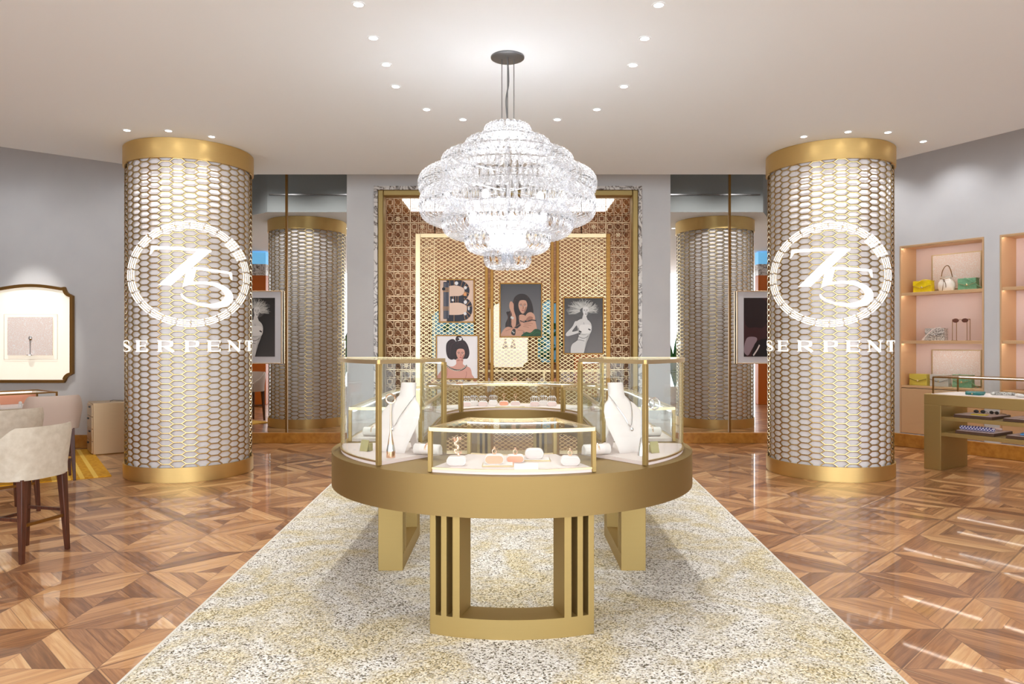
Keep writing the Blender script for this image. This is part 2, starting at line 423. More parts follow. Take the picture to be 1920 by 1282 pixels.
def spline(pts, n=6, closed=True):
    out = []; N = len(pts)
    rng = range(N) if closed else range(N-1)
    for i in rng:
        if closed: p0, p1, p2, p3 = pts[i-1], pts[i], pts[(i+1) % N], pts[(i+2) % N]
        else: p0, p1, p2, p3 = pts[max(i-1,0)], pts[i], pts[i+1], pts[min(i+2,N-1)]
        for k in range(n):
            t = k/n
            out.append(tuple(.5*((2*p1[j])+(-p0[j]+p2[j])*t+(2*p0[j]-5*p1[j]+4*p2[j]-p3[j])*t*t+(-p0[j]+3*p1[j]-3*p2[j]+p3[j])*t**3) for j in range(len(p1))))
    if not closed: out.append(tuple(pts[-1]))
    return out
R = math.radians

# ---------------- structure ----------------
CZ = 3.80; UZ = 4.50
struct('floor', MB().box((0, 5.5, -.05), (20, 20, .1)), 'parquet')
slab = [(-4.24,9.70),(4.35,9.70),(4.73,8.93),(5.39,7.60),(7.5,3.35),(8.9,.6),(8.9,-1.5),(-9,-1.5),(-9,4.92),(-5.9,8.32),(-4.9,9.15)]
struct('ceiling', MB().prism(slab[::-1], CZ, UZ-.002, 1, capmat=0), ['ceiling', pmat('fascia_grey', rgb(150,154,154), .8)])
struct('ceiling_upper', MB().box((0, 7.0, UZ+.05), (20, 17, .1)), 'upper')
# cove light line along the back fascia, brass line
fl = MB().bar((-4.2,9.712,4.10),(4.3,9.712,4.10),.02,.02); struct('trim_1', fl, 'chrome')
T_ = 4.5; R = math.radians
for sx in (-1, 1):
    for xx in (3.0, 4.1): spot_light('hidden_fill_beam', (sx*xx, 10.75, 4.46), 120, 110, .8, (1,.97,.94), None, (R(-22),0,0), radius=.06)  # added unseen spots that brighten the column backs and mirror bays
for xx in (-5.6, -7.2): spot_light('hidden_fill_beam', (xx, 9.6, 4.46), 30, 130, .8, (.97,.98,1), None, radius=.06)  # added unseen spots that brighten the left wall
for xx in (-1.6, 1.5): spot_light('alcove_beam', (xx, 12.1, 3.76), 22, 140, .8, (1,.96,.92), None, radius=.06)
wl = MB().box((-6.77, 10.70, T_/2), (4.54, .2, T_)); struct('wall_left', wl, 'plaster')
struct('wall_left_return', MB().box((-4.6, 10.96, T_/2), (.2, .32, T_)), 'plaster')
struct('wall_left_side', MB().box((-9.1, 4.6, T_/2), (.2, 12.2, T_)), 'plaster')
MY = 11.1
for sx, nm in ((-1, 'left'), (1, 'right')):
    pe = 2.47 if sx < 0 else 2.37; pi_ = 2.06 if sx < 0 else 1.94
    struct('wall_behind_mirror_'+nm, MB().box((sx*3.6, MY+.16, T_/2), (2.3, .2, T_)), 'plaster')
    # pier beside the centre opening
    struct('wall_pier_'+nm, MB().box((sx*(pe+pi_)/2, 11.02, T_/2), (pe-pi_, .44, T_)), 'plaster')
    # mirror made of two tall sheets
    rt = thing('wall_mirror', 'tall wall mirror in two sheets, %s of the centre alcove' % nm, 'mirror', (sx*3.54, MY, 0))
    e0, e1, sm = (2.50, 4.6, 3.465) if sx < 0 else (2.36, 4.6, 3.345)
    for a, b in ((e0, sm-.012), (sm+.012, e1)):
        obj('mirror_sheet', MB().box((sx*((a+b)/2)-sx*3.54, .02, .16+(T_-.17)/2), (b-a, .03, T_-.17)), 'mirror', rt)
    obj('seam_strip', MB().box((sx*(sm-3.54), -.003, T_/2), (.03, .03, T_-.002)), 'bronze', rt)
    struct('baseboard_mirror_'+nm, MB().box((sx*3.55, MY-.025, .08), (2.1, .05, .16)), 'goldstone', bevel=.006)
struct('wall_right_corner', MB().box((5.25, MY+.16, T_/2), (1.3, .2, T_)), 'plaster')
# wall over the centre opening
struct('wall_lintel', MB().box((-.06, 11.02, 4.19), (4.0, .44, .62)), 'plaster')
bb = MB().box((-6.77, 10.575, .095), (4.54, .05, .19)); struct('baseboard_left', bb, 'goldstone', bevel=.006)
# right wall, running at an angle, with two shelf niches
U = Vector((.54, -.842, 0)).normalized(); Nn = Vector((.842, .54, 0)).normalized(); O = Vector((5.70, 10.93, 0))
RT = Matrix(((U.x, Nn.x, 0, O.x), (U.y, Nn.y, 0, O.y), (0, 0, 1, 0), (0, 0, 0, 1)))
wr = MB(); n0a, n0b, n1a, n1b = .17, 1.326, 1.52, 2.68
NB, NTz = .20, 2.98
for a, b, z0, z1 in ((-.25, n0a, 0, T_), (n0b, n1a, 0, T_), (n1b, 6.05, 0, T_), (n0a, n0b, NTz, T_), (n1a, n1b, NTz, T_), (n0a, n0b, 0, NB), (n1a, n1b, 0, NB)):
    wr.box(((a+b)/2, .23, (z0+z1)/2), (b-a, .46, z1-z0), T=RT)
wr.box((2.9, .48, T_/2), (6.3, .06, T_), T=RT)
struct('wall_right', wr, 'plaster')
struct('baseboard_right', MB().box((2.9, -.025, .095), (6.3, .05, .19), T=RT), 'goldstone', bevel=.006)
struct('wall_right_side', MB().box((9.1, 2.3, T_/2), (.2, 7.6, T_)), 'plaster')

# ---------------- centre alcove ----------------
before = set(bpy.data.objects)
AY = 13.0
al = MB()
al.box((0, AY+.05, 1.95), (4.4, .1, 3.9)); al.box((-2.14, 12.1, 1.95), (.1, 1.75, 3.9)); al.box((2.14, 12.1, 1.95), (.1, 1.75, 3.9))
struct('wall_alcove', al, 'woodbrick')
struct('ceiling_alcove', MB().box((0, 12.12, 3.85), (4.3, 1.8, .08)), pmat('alcove_ceiling_tan', rgb(216,176,132), .6))
sk = MB().box((0, 11.87, 3.797), (3.34, 1.02, .02)); o = obj('skylight', sk, 'skylight'); tag(o, 'white glowing ceiling panel inside the centre alcove', 'light panel')
def frame_ring(x, z0, z1, w, y0, y1, mat=0, mb=None):
    mb = mb or MB(); d = y1-y0; yc = (y0+y1)/2
    for s in (-1, 1): mb.box((s*(x-w/2), yc, (z0+z1)/2), (w, d, z1-z0), mat)
    mb.box((0, yc, z1-w/2), (2*x-2*w, d, w), mat); return mb
struct('trim_2', frame_ring(2.0, 0, 3.876, .055, 10.765, 10.84), 'marble')
struct('trim_3', frame_ring(1.945, 0, 3.82, .085, 10.78, 10.95), 'brass', bevel=.012)
# lattice screen: squares and circles in a grid
lat = thing('lattice_screen', 'gold openwork screen of squares and circles lining the alcove opening', 'screen', (0, 10.99, 0))
P = .124; nx = 30; ztop = 3.735; nz = 29
def flat_bar(mb, x0, z0, x1, z1, w, d=.012):
    mb.bar((x0, 0, z0), (x1, 0, z1), w, d, 0, up=(0,1,0))
def cell(mb, cx, cz, kind):
    a = .036
    if kind == 0:
        for p, q in (((-a,-a),(a,-a)),((a,-a),(a,a)),((a,a),(-a,a)),((-a,a),(-a,-a))): flat_bar(mb, cx+p[0], cz+p[1], cx+q[0], cz+q[1], .0065)
    elif kind == 1:
        mb.tube([(cx+.04*math.cos(t*PI/8), 0, cz+.04*math.sin(t*PI/8)) for t in range(16)], .004, 4, closed=True)
    else:
        for t in range(4):
            c_, s_ = math.cos(t*PI/4)*.046, math.sin(t*PI/4)*.046; flat_bar(mb, cx-c_, cz-s_, cx+c_, cz+s_, .009)
    if kind != 2:
        flat_bar(mb, cx, cz+.038, cx, cz+.062, .005); flat_bar(mb, cx, cz-.038, cx, cz-.062, .005)
stars = {(1,2),(4,3),(25,3),(28,4),(27,21),(2,20)}
secs = {'left': MB(), 'right': MB(), 'top': MB()}
for i in range(nx):
    for j in range(nz):
        side = 'left' if i < 6 else ('right' if i >= nx-6 else 'top')
        if side == 'top' and j >= 5: continue
        mb = secs[side]; cx = -1.86+P*(i+.5); cz = ztop-P*(j+.5)
        cell(mb, cx, cz, 2 if (i, j) in stars else (i+j) % 2)
for side, (i0, i1, j1) in {'left': (0, 6, nz), 'right': (nx-6, nx, nz), 'top': (6, nx-6, 5)}.items():
    mb = secs[side]; x0, x1 = -1.86+P*i0, -1.86+P*i1
    for i in range(i0, i1+1): flat_bar(mb, -1.86+P*i, ztop, -1.86+P*i, ztop-P*j1, .012 if i % 3 == 0 else .005)
    for j in range(j1+1): flat_bar(mb, x0, ztop-P*j, x1, ztop-P*j, .011 if j % 3 == 0 else .005)
    obj('lattice_panel', mb, 'champagne', lat)

# notched panels on the alcove's back wall
def notched(wd, ht, arch=.07, n=.12):
    x, z = wd/2, ht/2; pts = []
    for sx, sz in ((-1,-1),(1,-1),(1,1),(-1,1)):
        a0 = {(-1,-1): 90, (1,-1): 180, (1,1): 270, (-1,1): 0}[(sx, sz)]
        for k in range(7):
            a = R(a0-90*k/6); pts.append((sx*x+n*math.cos(a), sz*z+n*math.sin(a)))
        if (sx, sz) == (1, 1):
            for k in range(0, 13):
                t = k/12; px = (x-n-.04)*(1-2*t); pts.append((px, z-.01+arch*math.sin(PI*t)))
    return pts
def XZ(pts, y=0): return [(p[0], y, p[1]) for p in pts]
def inset_loop(pts, d):
    cx = sum(p[0] for p in pts)/len(pts); out = []
    n = len(pts)
    for i in range(n):
        a, b = Vector(pts[i-1]), Vector(pts[(i+1) % n]); t = (b-a)
        if t.length < 1e-6: t = Vector((1, 0))
        t.normalize(); nn = Vector((-t.y, t.x)); p = Vector(pts[i])+nn*d; out.append((p.x, p.y))
    return out
def prismY(mb, pts, y0, y1, mat=0):
    n = len(pts); vs = [(p[0], y0, p[1]) for p in pts]+[(p[0], y1, p[1]) for p in pts]
    mb.add(vs, [(i, (i+1) % n, n+(i+1) % n, n+i) for i in range(n)]+[tuple(range(n))[::-1], tuple(range(n, 2*n))], mat); return mb
t = thing('wall_display', 'cream notched display panel on the alcove wall behind the middle portrait', 'display panel', (-.0, AY-.01, 1.665))
pts = notched(.72, 1.17, .07, .09)
obj('panel', prismY(MB(), pts, -.03, 0), 'cream_lit', t)
obj('frame', MB().tube(XZ(pts, -.03), .022, 6, closed=True), 'bronze', t)
obj('glass_shelf', MB().box((0, -.10, -.24), (.66, .14, .012)), 'glass', t)
for k, x in enumerate((-.06, .08)):
    o = obj('jewelry_bust', MB().lathe([(.001,0),(.045,0),(.05,.03),(.03,.09),(.018,.14),(.02,.17),(.001,.172)], 14), 'whitepad', loc=(x, AY-.11, 1.432))
    tag(o, ('small white jewellery bust on the cream panel shelf, %s one' % ('left', 'right')[k]), 'jewelry stand')
def scenic(name, label, x, z, wd, ht, style):
    t = thing(name, label, 'wall panel', (x, AY-.01, z)); p = notched(wd, ht, .06, .07)
    obj('backing', prismY(MB(), p, -.03, 0), pmat('panel_sky_blue', rgb(128,196,232), .5), t)
    obj('frame', MB().tube(XZ(p, -.03), .02, 6, closed=True), 'bronze', t)
    rnd = random.Random(style); mb = MB()
    for k in range(46):
        cx = rnd.uniform(-.36, .36)*wd; cz = rnd.uniform(-.46, .22)*ht; L = rnd.uniform(.06, .14); a = rnd.uniform(0, 2*PI); n = 6
        q = []
        for s_, off in ((0,0),(.35,.3),(.7,.28),(1,0),(.7,-.28),(.35,-.3)):
            u_, v_ = s_*L, off*L*.8; q.append((cx+u_*math.cos(a)-v_*math.sin(a), -.034-k*.0004, cz+u_*math.sin(a)+v_*math.cos(a)))
        mb.poly(q, rnd.choice((0, 0, 1)))
    obj('painted_foliage', mb, [pmat('leaf_green_dark', rgb(18,84,50), .6), pmat('leaf_green_blue', rgb(40,120,100), .6)], t, solid=.0003)
scenic('painted_panel', 'blue notched panel with green foliage, on the alcove wall right of the middle portrait', .72, 1.72, .42, 1.1, 3)
scenic('painted_panel', 'blue notched panel with green foliage, on the alcove wall behind the letter picture', -1.0, 1.62, .78, 1.0, 5)
o = obj('orange_door', MB().box((1.42, 12.9, .85), (.5, .04, 1.7)), 'orange'); tag(o, 'orange panel on the alcove wall low at the right', 'wall panel')

# counter inside the alcove with a glass top case
t = thing('alcove_counter', 'long brass counter with glass top at the back of the alcove', 'counter', (0, 12.25, 0))
obj('body', MB().box((0, 0, .41), (3.6, .5, .82)), 'bronze', t, bevel=.008)
obj('deck', MB().box((0, 0, .83), (3.56, .46, .02)), 'deck', t)
fr = MB()
for z in (1.06,):
    for y in (-.23, .23): fr.box((0, y, z), (3.58, .02, .02))
    for x in (-1.79, 1.79): fr.box((x, 0, z), (.02, .44, .02))
for x in (-1.79, -.6, .6, 1.79):
    for y in (-.23, .23): fr.box((x, y, .945), (.02, .02, .21))
obj('frame', fr, 'gold', t)
obj('glass', MB().box((0, 0, 1.055), (3.56, .44, .006)).box((0, -.23, .945), (3.56, .006, .21)), 'glass', t)
obj('light_strip', MB().box((0, .2, 1.04), (3.5, .015, .012)), 'led', t)
cols_ = ['whitepad', 'coral', 'bluebox', 'rosegold', 'pinkpad']
for k in range(14):
    x = -1.5+k*.23; m_ = ['whitepad','coral','pinkpad'][k % 3]
    names = ['white','coral','dusty pink']
    mb = MB().lathe([(.001,0),(.05,0),(.055,.02),(.04,.07),(.02,.1),(.001,.105)], 12)
    o = obj('ring_cone', mb, m_, loc=(x, 12.2+.06*(k % 2), .84))
    tag(o, 'small %s jewellery stand in the alcove counter, %s from the left' % (names[k % 3], 'first second third fourth fifth sixth seventh eighth ninth tenth eleventh twelfth thirteenth fourteenth'.split()[k]), 'jewelry stand', 'small stands inside the alcove counter')

AXS = -.06
for o in set(bpy.data.objects)-before:
    if o.parent is None: o.location.x += AXS

# ---------------- folding gold mesh screen ----------------
SY = 9.9
scr = thing('folding_screen', 'three-panel gold diamond mesh screen with bronze posts in front of the alcove', 'screen', (0, SY, 0))
SZ = 3.035
posts = [(-1.29, .02, 'gold', .07), (-.35, 0, 'bronze', .045), (-.275, 0, 'bronze', .045), (.55, 0, 'bronze', .045), (.625, 0, 'bronze', .045), (1.32, .02, 'bronze', .06)]
for x, y, m_, w_ in posts: obj('post', MB().box((x, y, SZ/2), (w_, .05, SZ)), m_, scr, bevel=.004)
def clipped(mb, x0, x1, z0, z1, px, pz, w_):
    W, H = x1-x0, z1-z0; sl = pz/px
    for sgn in (1, -1):
        n0, n1 = int(-W*sl/pz)-2, int((H+W*sl)/pz)+2
        for k in range(n0, n1):
            # line z = k*pz + sgn*sl*x
            c0 = k*pz
            xs = []
            f = lambda x: c0+sgn*sl*x
            xa, xb = 0.0, W
            # clip against 0..H
            if sgn > 0:
                xa = max(xa, (0-c0)/sl); xb = min(xb, (H-c0)/sl)
            else:
                xa = max(xa, (c0-H)/sl); xb = min(xb, (c0-0)/sl)
            if xb-xa > .01: mb.bar((x0+xa, 0, z0+f(xa)), (x0+xb, 0, z0+f(xb)), w_, .012, 0, up=(0,1,0))
for x0, x1 in ((-1.255, -.372), (-.252, .527), (.648, 1.29)):
    mb = MB(); clipped(mb, x0, x1, .06, SZ-.05, .083, .052, .0048); obj('mesh_panel', mb, 'screen_gold', scr)
    obj('rail', MB().box(((x0+x1)/2, 0, SZ-.03), (x1-x0, .045, .06)), 'gold', scr, bevel=.004)
    obj('rail', MB().box(((x0+x1)/2, 0, .04), (x1-x0, .045, .05)), 'gold', scr, bevel=.004)

# ---------------- pictures ----------------
def ell(cx, cy, rx, ry, n=22, a0=0, rot=0):
    o_ = []
    for k in range(n):
        a = 2*PI*k/n; x, y = rx*math.cos(a), ry*math.sin(a); o_.append((cx+x*math.cos(rot)-y*math.sin(rot), cy+x*math.sin(rot)+y*math.cos(rot)))
    return o_
def S(*p): return spline(list(p), 5)
def line2(pts, w0, w1=None):
    pts = spline(pts, 5, closed=False) if len(pts) > 2 else pts; n = len(pts); L, Rr = [], []
    for i, p in enumerate(pts):
        a, b = Vector(pts[max(i-1,0)]), Vector(pts[min(i+1,n-1)]); t = (b-a); t = t.normalized() if t.length > 1e-9 else Vector((1,0)); nn = Vector((-t.y, t.x))
        if callable(w0): w_ = w0(i/(n-1))
        else: w_ = w0+((w1 if w1 is not None else w0)-w0)*i/(n-1)
        L.append((p[0]+nn.x*w_/2, p[1]+nn.y*w_/2)); Rr.append((p[0]-nn.x*w_/2, p[1]-nn.y*w_/2))
    return L+Rr[::-1]
PC = {}
def pcol(c, rough=.5):
    if c not in PC: PC[c] = pmat('print_ink_%02x%02x%02x' % c, rgb(*c), rough)
    return PC[c]
def gradmat(name, c0, c1, h):
    m, nt, b = newmat(name); tc = nt.nodes.new('ShaderNodeTexCoord'); s = nt.nodes.new('ShaderNodeSeparateXYZ'); nt.links.new(tc.outputs['Object'], s.inputs[0])
    r = nt.nodes.new('ShaderNodeMapRange'); r.inputs['From Min'].default_value = -h/2; r.inputs['From Max'].default_value = h/2; nt.links.new(s.outputs[2], r.inputs[0])
    x = nt.nodes.new('ShaderNodeMix'); x.data_type = 'RGBA'; x.inputs[6].default_value = rgb(*c0); x.inputs[7].default_value = rgb(*c1); nt.links.new(r.outputs[0], x.inputs[0])
    nt.links.new(x.outputs[2], b.inputs['Base Color']); b.inputs['Roughness'].default_value = .5; return m
def picture(label, loc, w_, h_, bg, layers, fw=.018, frame='bronze', matw=0, rz=0, name='framed_portrait', cat='picture'):
    t = thing(name, label, cat, loc, rz)
    W, H = w_+2*matw, h_+2*matw
    fr = MB()
    for s in (-1, 1):
        fr.box((s*(W/2+fw/2), 0, 0), (fw, .035, H+2*fw)); fr.box((0, 0, s*(H/2+fw/2)), (W, .035, fw))
    obj('frame', fr, frame, t, bevel=.003)
    if matw: obj('mount', MB().box((0, .004, 0), (W, .02, H)), 'mat', t)
    mb = MB(); mats = [bg if not isinstance(bg, tuple) else pcol(bg)]
    y0 = -.008 if matw else -.004
    mb.box((0, y0+.006, 0), (w_, .012, h_), 0)
    def clip(poly):
        for ax, lim, sg in ((0, 0, 1), (0, 1, -1), (1, 0, 1), (1, 1, -1)):
            out = []; n = len(poly)
            for i in range(n):
                a, b = poly[i-1], poly[i]; ia, ib = sg*(a[ax]-lim) >= 0, sg*(b[ax]-lim) >= 0
                if ia != ib:
                    tt = (lim-a[ax])/(b[ax]-a[ax]); out.append((a[0]+(b[0]-a[0])*tt, a[1]+(b[1]-a[1])*tt))
                if ib: out.append(b)
            poly = out
            if not poly: return poly
        return poly
    pk = 0
    for k, (c, polys) in enumerate(layers):
        m_ = pcol(c)
        if m_ not in mats: mats.append(m_)
        i_ = mats.index(m_)
        for poly in polys:
            pk += 1; y = y0-.0003-.00008*pk
            q = clip(poly)
            if len(q) > 2: mb.poly([((p[0]-.5)*w_, y, (p[1]-.5)*h_) for p in q][::-1], i_)
    me = obj('print', mb, mats, t); return t
# letter B made of bracelets, pinkish ground
def bracelet_letter():
    navy, gold_, wht, blk = (28,30,48), (196,146,96), (235,235,238), (14,12,18)
    L = []
    L.append((navy, [[(.10,.06),(.27,.06),(.27,.96),(.10,.96)]]))
    top = [(.2,.93),(.5,.95),(.76,.86),(.80,.70),(.66,.56),(.3,.53)]
    bot = [(.3,.53),(.62,.53),(.86,.42),(.86,.20),(.66,.09),(.2,.08)]
    L.append((navy, [line2(top, .15), line2(bot, .16)]))
    st = []
    for x in (.13,.17,.235): st.append([(x,.08),(x+.012,.08),(x+.012,.94),(x,.94)])
    L.append(((150,150,165), st))
    g = []
    for z in (.72,.74,.765,.79,.81,.30,.325,.35,.27): g.append([(.08,z),(.29,z),(.29,z+.011),(.08,z+.011)])
    for c_, pts in ((top, 1), (bot, 1)):
        q = spline(c_, 8, closed=False)
        for i in range(3, len(q)-2, 3):
            if (i//3) % 4 == 3: continue
            a, b = Vector(q[i]), Vector(q[i+1]); n_ = (b-a).normalized(); m_ = Vector((-n_.y, n_.x)); g.append(line2([tuple(a-m_*.085), tuple(a+m_*.085)], .012))
    L.append((gold_, g))
    L.append((wht, [ell(.49,.93,.055,.045), ell(.76,.82,.045,.04), ell(.76,.47,.05,.045), ell(.75,.19,.045,.04), ell(.38,.52,.035,.03), ell(.86,.32,.025,.05)]))
    L.append(((232,160,100), [ell(.75,.66,.05,.045)]))
    L.append((blk, [ell(.11,.79,.05,.04), ell(.70,.60,.035,.03)]))
    return L
def face(cx, cy, s, skin, shade, dark, lip, ax=1.0, eye=(60,40,35)):
    L = []
    L.append((skin, [S((cx-.5*s*ax,cy+.35*s),(cx-.3*s*ax,cy+.72*s),(cx+.3*s*ax,cy+.72*s),(cx+.5*s*ax,cy+.35*s),(cx+.46*s*ax,cy-.1*s),(cx+.25*s*ax,cy-.55*s),(cx,cy-.72*s),(cx-.25*s*ax,cy-.55*s),(cx-.46*s*ax,cy-.1*s))]))
    L.append((shade, [S((cx-.02*s,cy+.2*s),(cx+.06*s,cy+.18*s),(cx+.13*s,cy-.14*s),(cx+.02*s,cy-.18*s)), S((cx+.3*s*ax,cy-.05*s),(cx+.46*s*ax,cy),(cx+.3*s*ax,cy-.45*s),(cx+.12*s,cy-.6*s))]))
    L.append((dark, [line2([(cx-.38*s*ax,cy+.26*s),(cx-.24*s*ax,cy+.33*s),(cx-.08*s*ax,cy+.28*s)], .05*s), line2([(cx+.08*s*ax,cy+.28*s),(cx+.24*s*ax,cy+.33*s),(cx+.38*s*ax,cy+.26*s)], .05*s)]))
    L.append(((235,232,230), [ell(cx-.22*s*ax,cy+.13*s,.10*s,.045*s), ell(cx+.22*s*ax,cy+.13*s,.10*s,.045*s)]))
    L.append((eye, [ell(cx-.21*s*ax,cy+.135*s,.055*s,.05*s), ell(cx+.22*s*ax,cy+.135*s,.055*s,.05*s), line2([(cx-.33*s*ax,cy+.14*s),(cx-.22*s*ax,cy+.19*s),(cx-.11*s*ax,cy+.14*s)], .03*s), line2([(cx+.11*s*ax,cy+.14*s),(cx+.22*s*ax,cy+.19*s),(cx+.33*s*ax,cy+.14*s)], .03*s)]))
    L.append((shade, [ell(cx+.02*s,cy-.17*s,.09*s,.03*s)]))
    L.append((lip, [S((cx-.16*s,cy-.36*s),(cx-.05*s,cy-.30*s),(cx,cy-.32*s),(cx+.06*s,cy-.30*s),(cx+.17*s,cy-.36*s),(cx,cy-.44*s))]))
    return L
def portrait_updo():
    hair, hl, skin, shade = (42,22,28), (78,46,58), (222,164,148), (186,124,112)
    L = [(hair, [S((.22,.66),(.24,.84),(.36,.93),(.46,.88),(.5,.7),(.46,.5),(.36,.44),(.26,.5)), S((.46,.9),(.48,.99),(.58,1.0),(.64,.92),(.56,.86)), S((.4,.74),(.5,.9),(.66,.9),(.76,.78),(.8,.6),(.76,.48),(.68,.46),(.4,.46))])]
    L.append(((70,40,48), [line2([(.26,.6),(.3,.84),(.42,.89)], .012), line2([(.31,.52),(.35,.78),(.45,.86)], .012), line2([(.72,.5),(.76,.64),(.7,.8)], .012), line2([(.48,.8),(.58,.86),(.7,.78)], .012)]))
    L.append((skin, [S((.0,-.05),(.02,.08),(.12,.2),(.24,.28),(.38,.28),(.47,.34),(.48,.46),(.64,.46),(.64,.34),(.72,.29),(.82,.24),(.86,.1),(.86,-.05))]))
    L.append((shade, [S((.50,.405),(.51,.44),(.63,.44),(.63,.405),(.575,.42)), line2([(.22,.0),(.25,.12),(.25,.24)], .016, .006), line2([(.7,.0),(.73,.1),(.72,.16)], .012)]))
    L += face(.58, .56, .185, skin, shade, hair, (196,84,92), 1.12)
    L.append((hair, [S((.42,.62),(.44,.78),(.6,.82),(.72,.74),(.75,.58),(.70,.66),(.60,.705),(.5,.68),(.455,.6),(.45,.5))]))
    L.append(((240,240,244), [[(.50,.88),(.6,.9),(.62,.96),(.52,.97),(.56,.92)]]))
    L.append(((70,62,60), [line2([(.22,.31),(.34,.23),(.5,.19),(.64,.22),(.74,.31)], .038)]))
    beads = [ell(.22+.52*k/17, .305-.125*math.sin(PI*k/17), .011, .014, 8) for k in range(18)]
    L.append(((232,224,205), beads)); return L
def portrait_dark():
    hair, hl, skin, shade = (36,22,20), (74,44,34), (206,156,132), (158,108,88)
    L = [(hair, [S((.30,.62),(.34,.74),(.46,.81),(.62,.8),(.74,.70),(.8,.55),(.8,.42),(.66,.3),(.5,.16),(.3,.16),(.14,.14),(.12,.24),(.18,.36),(.14,.46),(.22,.48),(.27,.52))])]
    L.append((hl, [line2([(.36,.7),(.28,.5),(.2,.4),(.18,.2)], .018), line2([(.4,.74),(.34,.5),(.3,.3),(.26,.18)], .014), line2([(.66,.76),(.76,.6),(.76,.44)], .014), line2([(.42,.4),(.38,.28),(.36,.2)], .014)]))
    L.append((skin, [S((.22,.63),(.26,.67),(.32,.62),(.33,.5),(.38,.36),(.37,.2),(.3,.16),(.26,.3),(.28,.42),(.22,.54)),
                     S((.0,.0),(.05,.1),(.16,.18),(.3,.16),(.42,.14),(.6,.02),(.5,-.05),(.1,-.05)), S((.46,.4),(.6,.4),(.62,.28),(.48,.24))]))
    L += face(.55, .56, .175, skin, shade, hair, (176,92,86), 1.22, (90,100,90))
    L.append((hair, [S((.36,.62),(.40,.73),(.52,.77),(.60,.75),(.48,.69),(.41,.58),(.40,.44),(.34,.5)), S((.60,.75),(.72,.72),(.79,.58),(.78,.46),(.73,.5),(.72,.62),(.66,.70))]))
    L.append((skin, [S((.58,.34),(.66,.44),(.76,.46),(.84,.4),(.86,.3),(.9,.1),(.8,.02),(.6,.06),(.5,.2))]))
    L.append((shade, [S((.62,.3),(.7,.38),(.8,.36),(.74,.28))]))
    L.append(((22,20,22), [line2([(.48,.3),(.6,.27),(.76,.31),(.88,.3)], .02)]))
    L.append((skin, [S((.10,-.02),(.3,.08),(.46,.18),(.58,.26),(.72,.28),(.82,.26),(.8,.22),(.66,.19),(.7,.16),(.6,.12),(.44,.0))]))
    L.append((shade, [line2([(.12,.10),(.3,.16),(.44,.22),(.56,.30),(.66,.31)], .008), line2([(.42,.12),(.56,.10),(.62,.04)], .008), line2([(.5,.2),(.46,.3),(.47,.38)], .012), line2([(.26,.2),(.27,.34),(.24,.5)], .010), line2([(.58,.245),(.7,.25),(.8,.24)], .008), line2([(.58,.215),(.68,.215),(.76,.2)], .008), line2([(.56,.19),(.64,.18),(.7,.165)], .008)]))
    L.append(((30,24,26), [S((.26,.05),(.31,.14),(.37,.12),(.35,.02)), ell(.62,.285,.03,.018)]))
    L.append(((215,215,212), [line2([(.25,.37),(.32,.34)], .045), ell(.30,.09,.012,.015), ell(.33,.07,.012,.015)]))
    L.append(((14,72,34), [S((.52,-.02),(.62,.08),(.74,.07),(.86,.14),(1.0,.1),(1.02,-.05))]))
    L.append(((30,104,54), [line2([(.62,.02),(.74,.04),(.84,.1)], .014), line2([(.8,.02),(.9,.08),(.98,.06)], .012)])); return L
def portrait_mono(seed=2):
    r = random.Random(seed); lt, mid, dk = (214,212,210), (150,148,148), (52,50,50)
    L = [((90,88,88), [ell(.48,.79,.27,.14)])]
    for c_ in ((120,118,116), (168,166,162), (205,203,198)):
        sp = []
        for k in range(80):
            a = r.uniform(-.35, PI+.5); q = r.uniform(.22, .42); x0, y0 = .50+.1*math.cos(a), .78+.05*math.sin(a)
            x1, y1 = .48+q*1.05*math.cos(a), .79+q*.5*math.sin(a); mx, my = (x0+x1)/2+r.uniform(-.05,.05), (y0+y1)/2+r.uniform(-.03,.03)
            sp.append(line2([(x0,y0),(mx,my),(x1,y1)], .014, .004))
        L.append((c_, sp))
    L.append((lt, [S((.30,.56),(.42,.62),(.52,.62),(.62,.6),(.70,.52),(.70,.40),(.62,.30),(.58,.20),(.5,.0),(.48,-.04),(.2,-.04),(.16,.06),(.2,.16),(.34,.24),(.36,.36),(.34,.46)),
                   S((.28,.58),(.2,.48),(.04,.36),(.06,.31),(.2,.33),(.4,.38),(.42,.42),(.2,.39),(.28,.48),(.36,.56)), S((.5,.72),(.56,.68),(.6,.58),(.46,.58))]))
    L += face(.55, .755, .12, (226,224,222), (160,158,156), (70,68,66), (90,86,86), 1.3, (50,50,50))
    L.append(((188,186,184), [line2([(.36,.38),(.5,.34),(.62,.38),(.7,.46)], .03), S((.58,.3),(.66,.34),(.56,.16),(.52,.06))]))
    L.append(((96,94,94), [line2([(.36,.46),(.38,.36),(.34,.26)], .012), line2([(.36,.30),(.5,.27),(.62,.31)], .009), line2([(.5,.56),(.52,.48)], .008), line2([(.22,.2),(.36,.24),(.52,.22)], .008)]))
    L.append(((232,230,228), [S((.4,.5),(.5,.52),(.62,.52),(.7,.48),(.66,.38),(.52,.35),(.4,.38))]))
    L.append((dk, [line2([(.38,.40),(.44,.38)], .03), line2([(.62,.44),(.68,.42)], .025), ell(.39,.35,.03,.012)])); return L
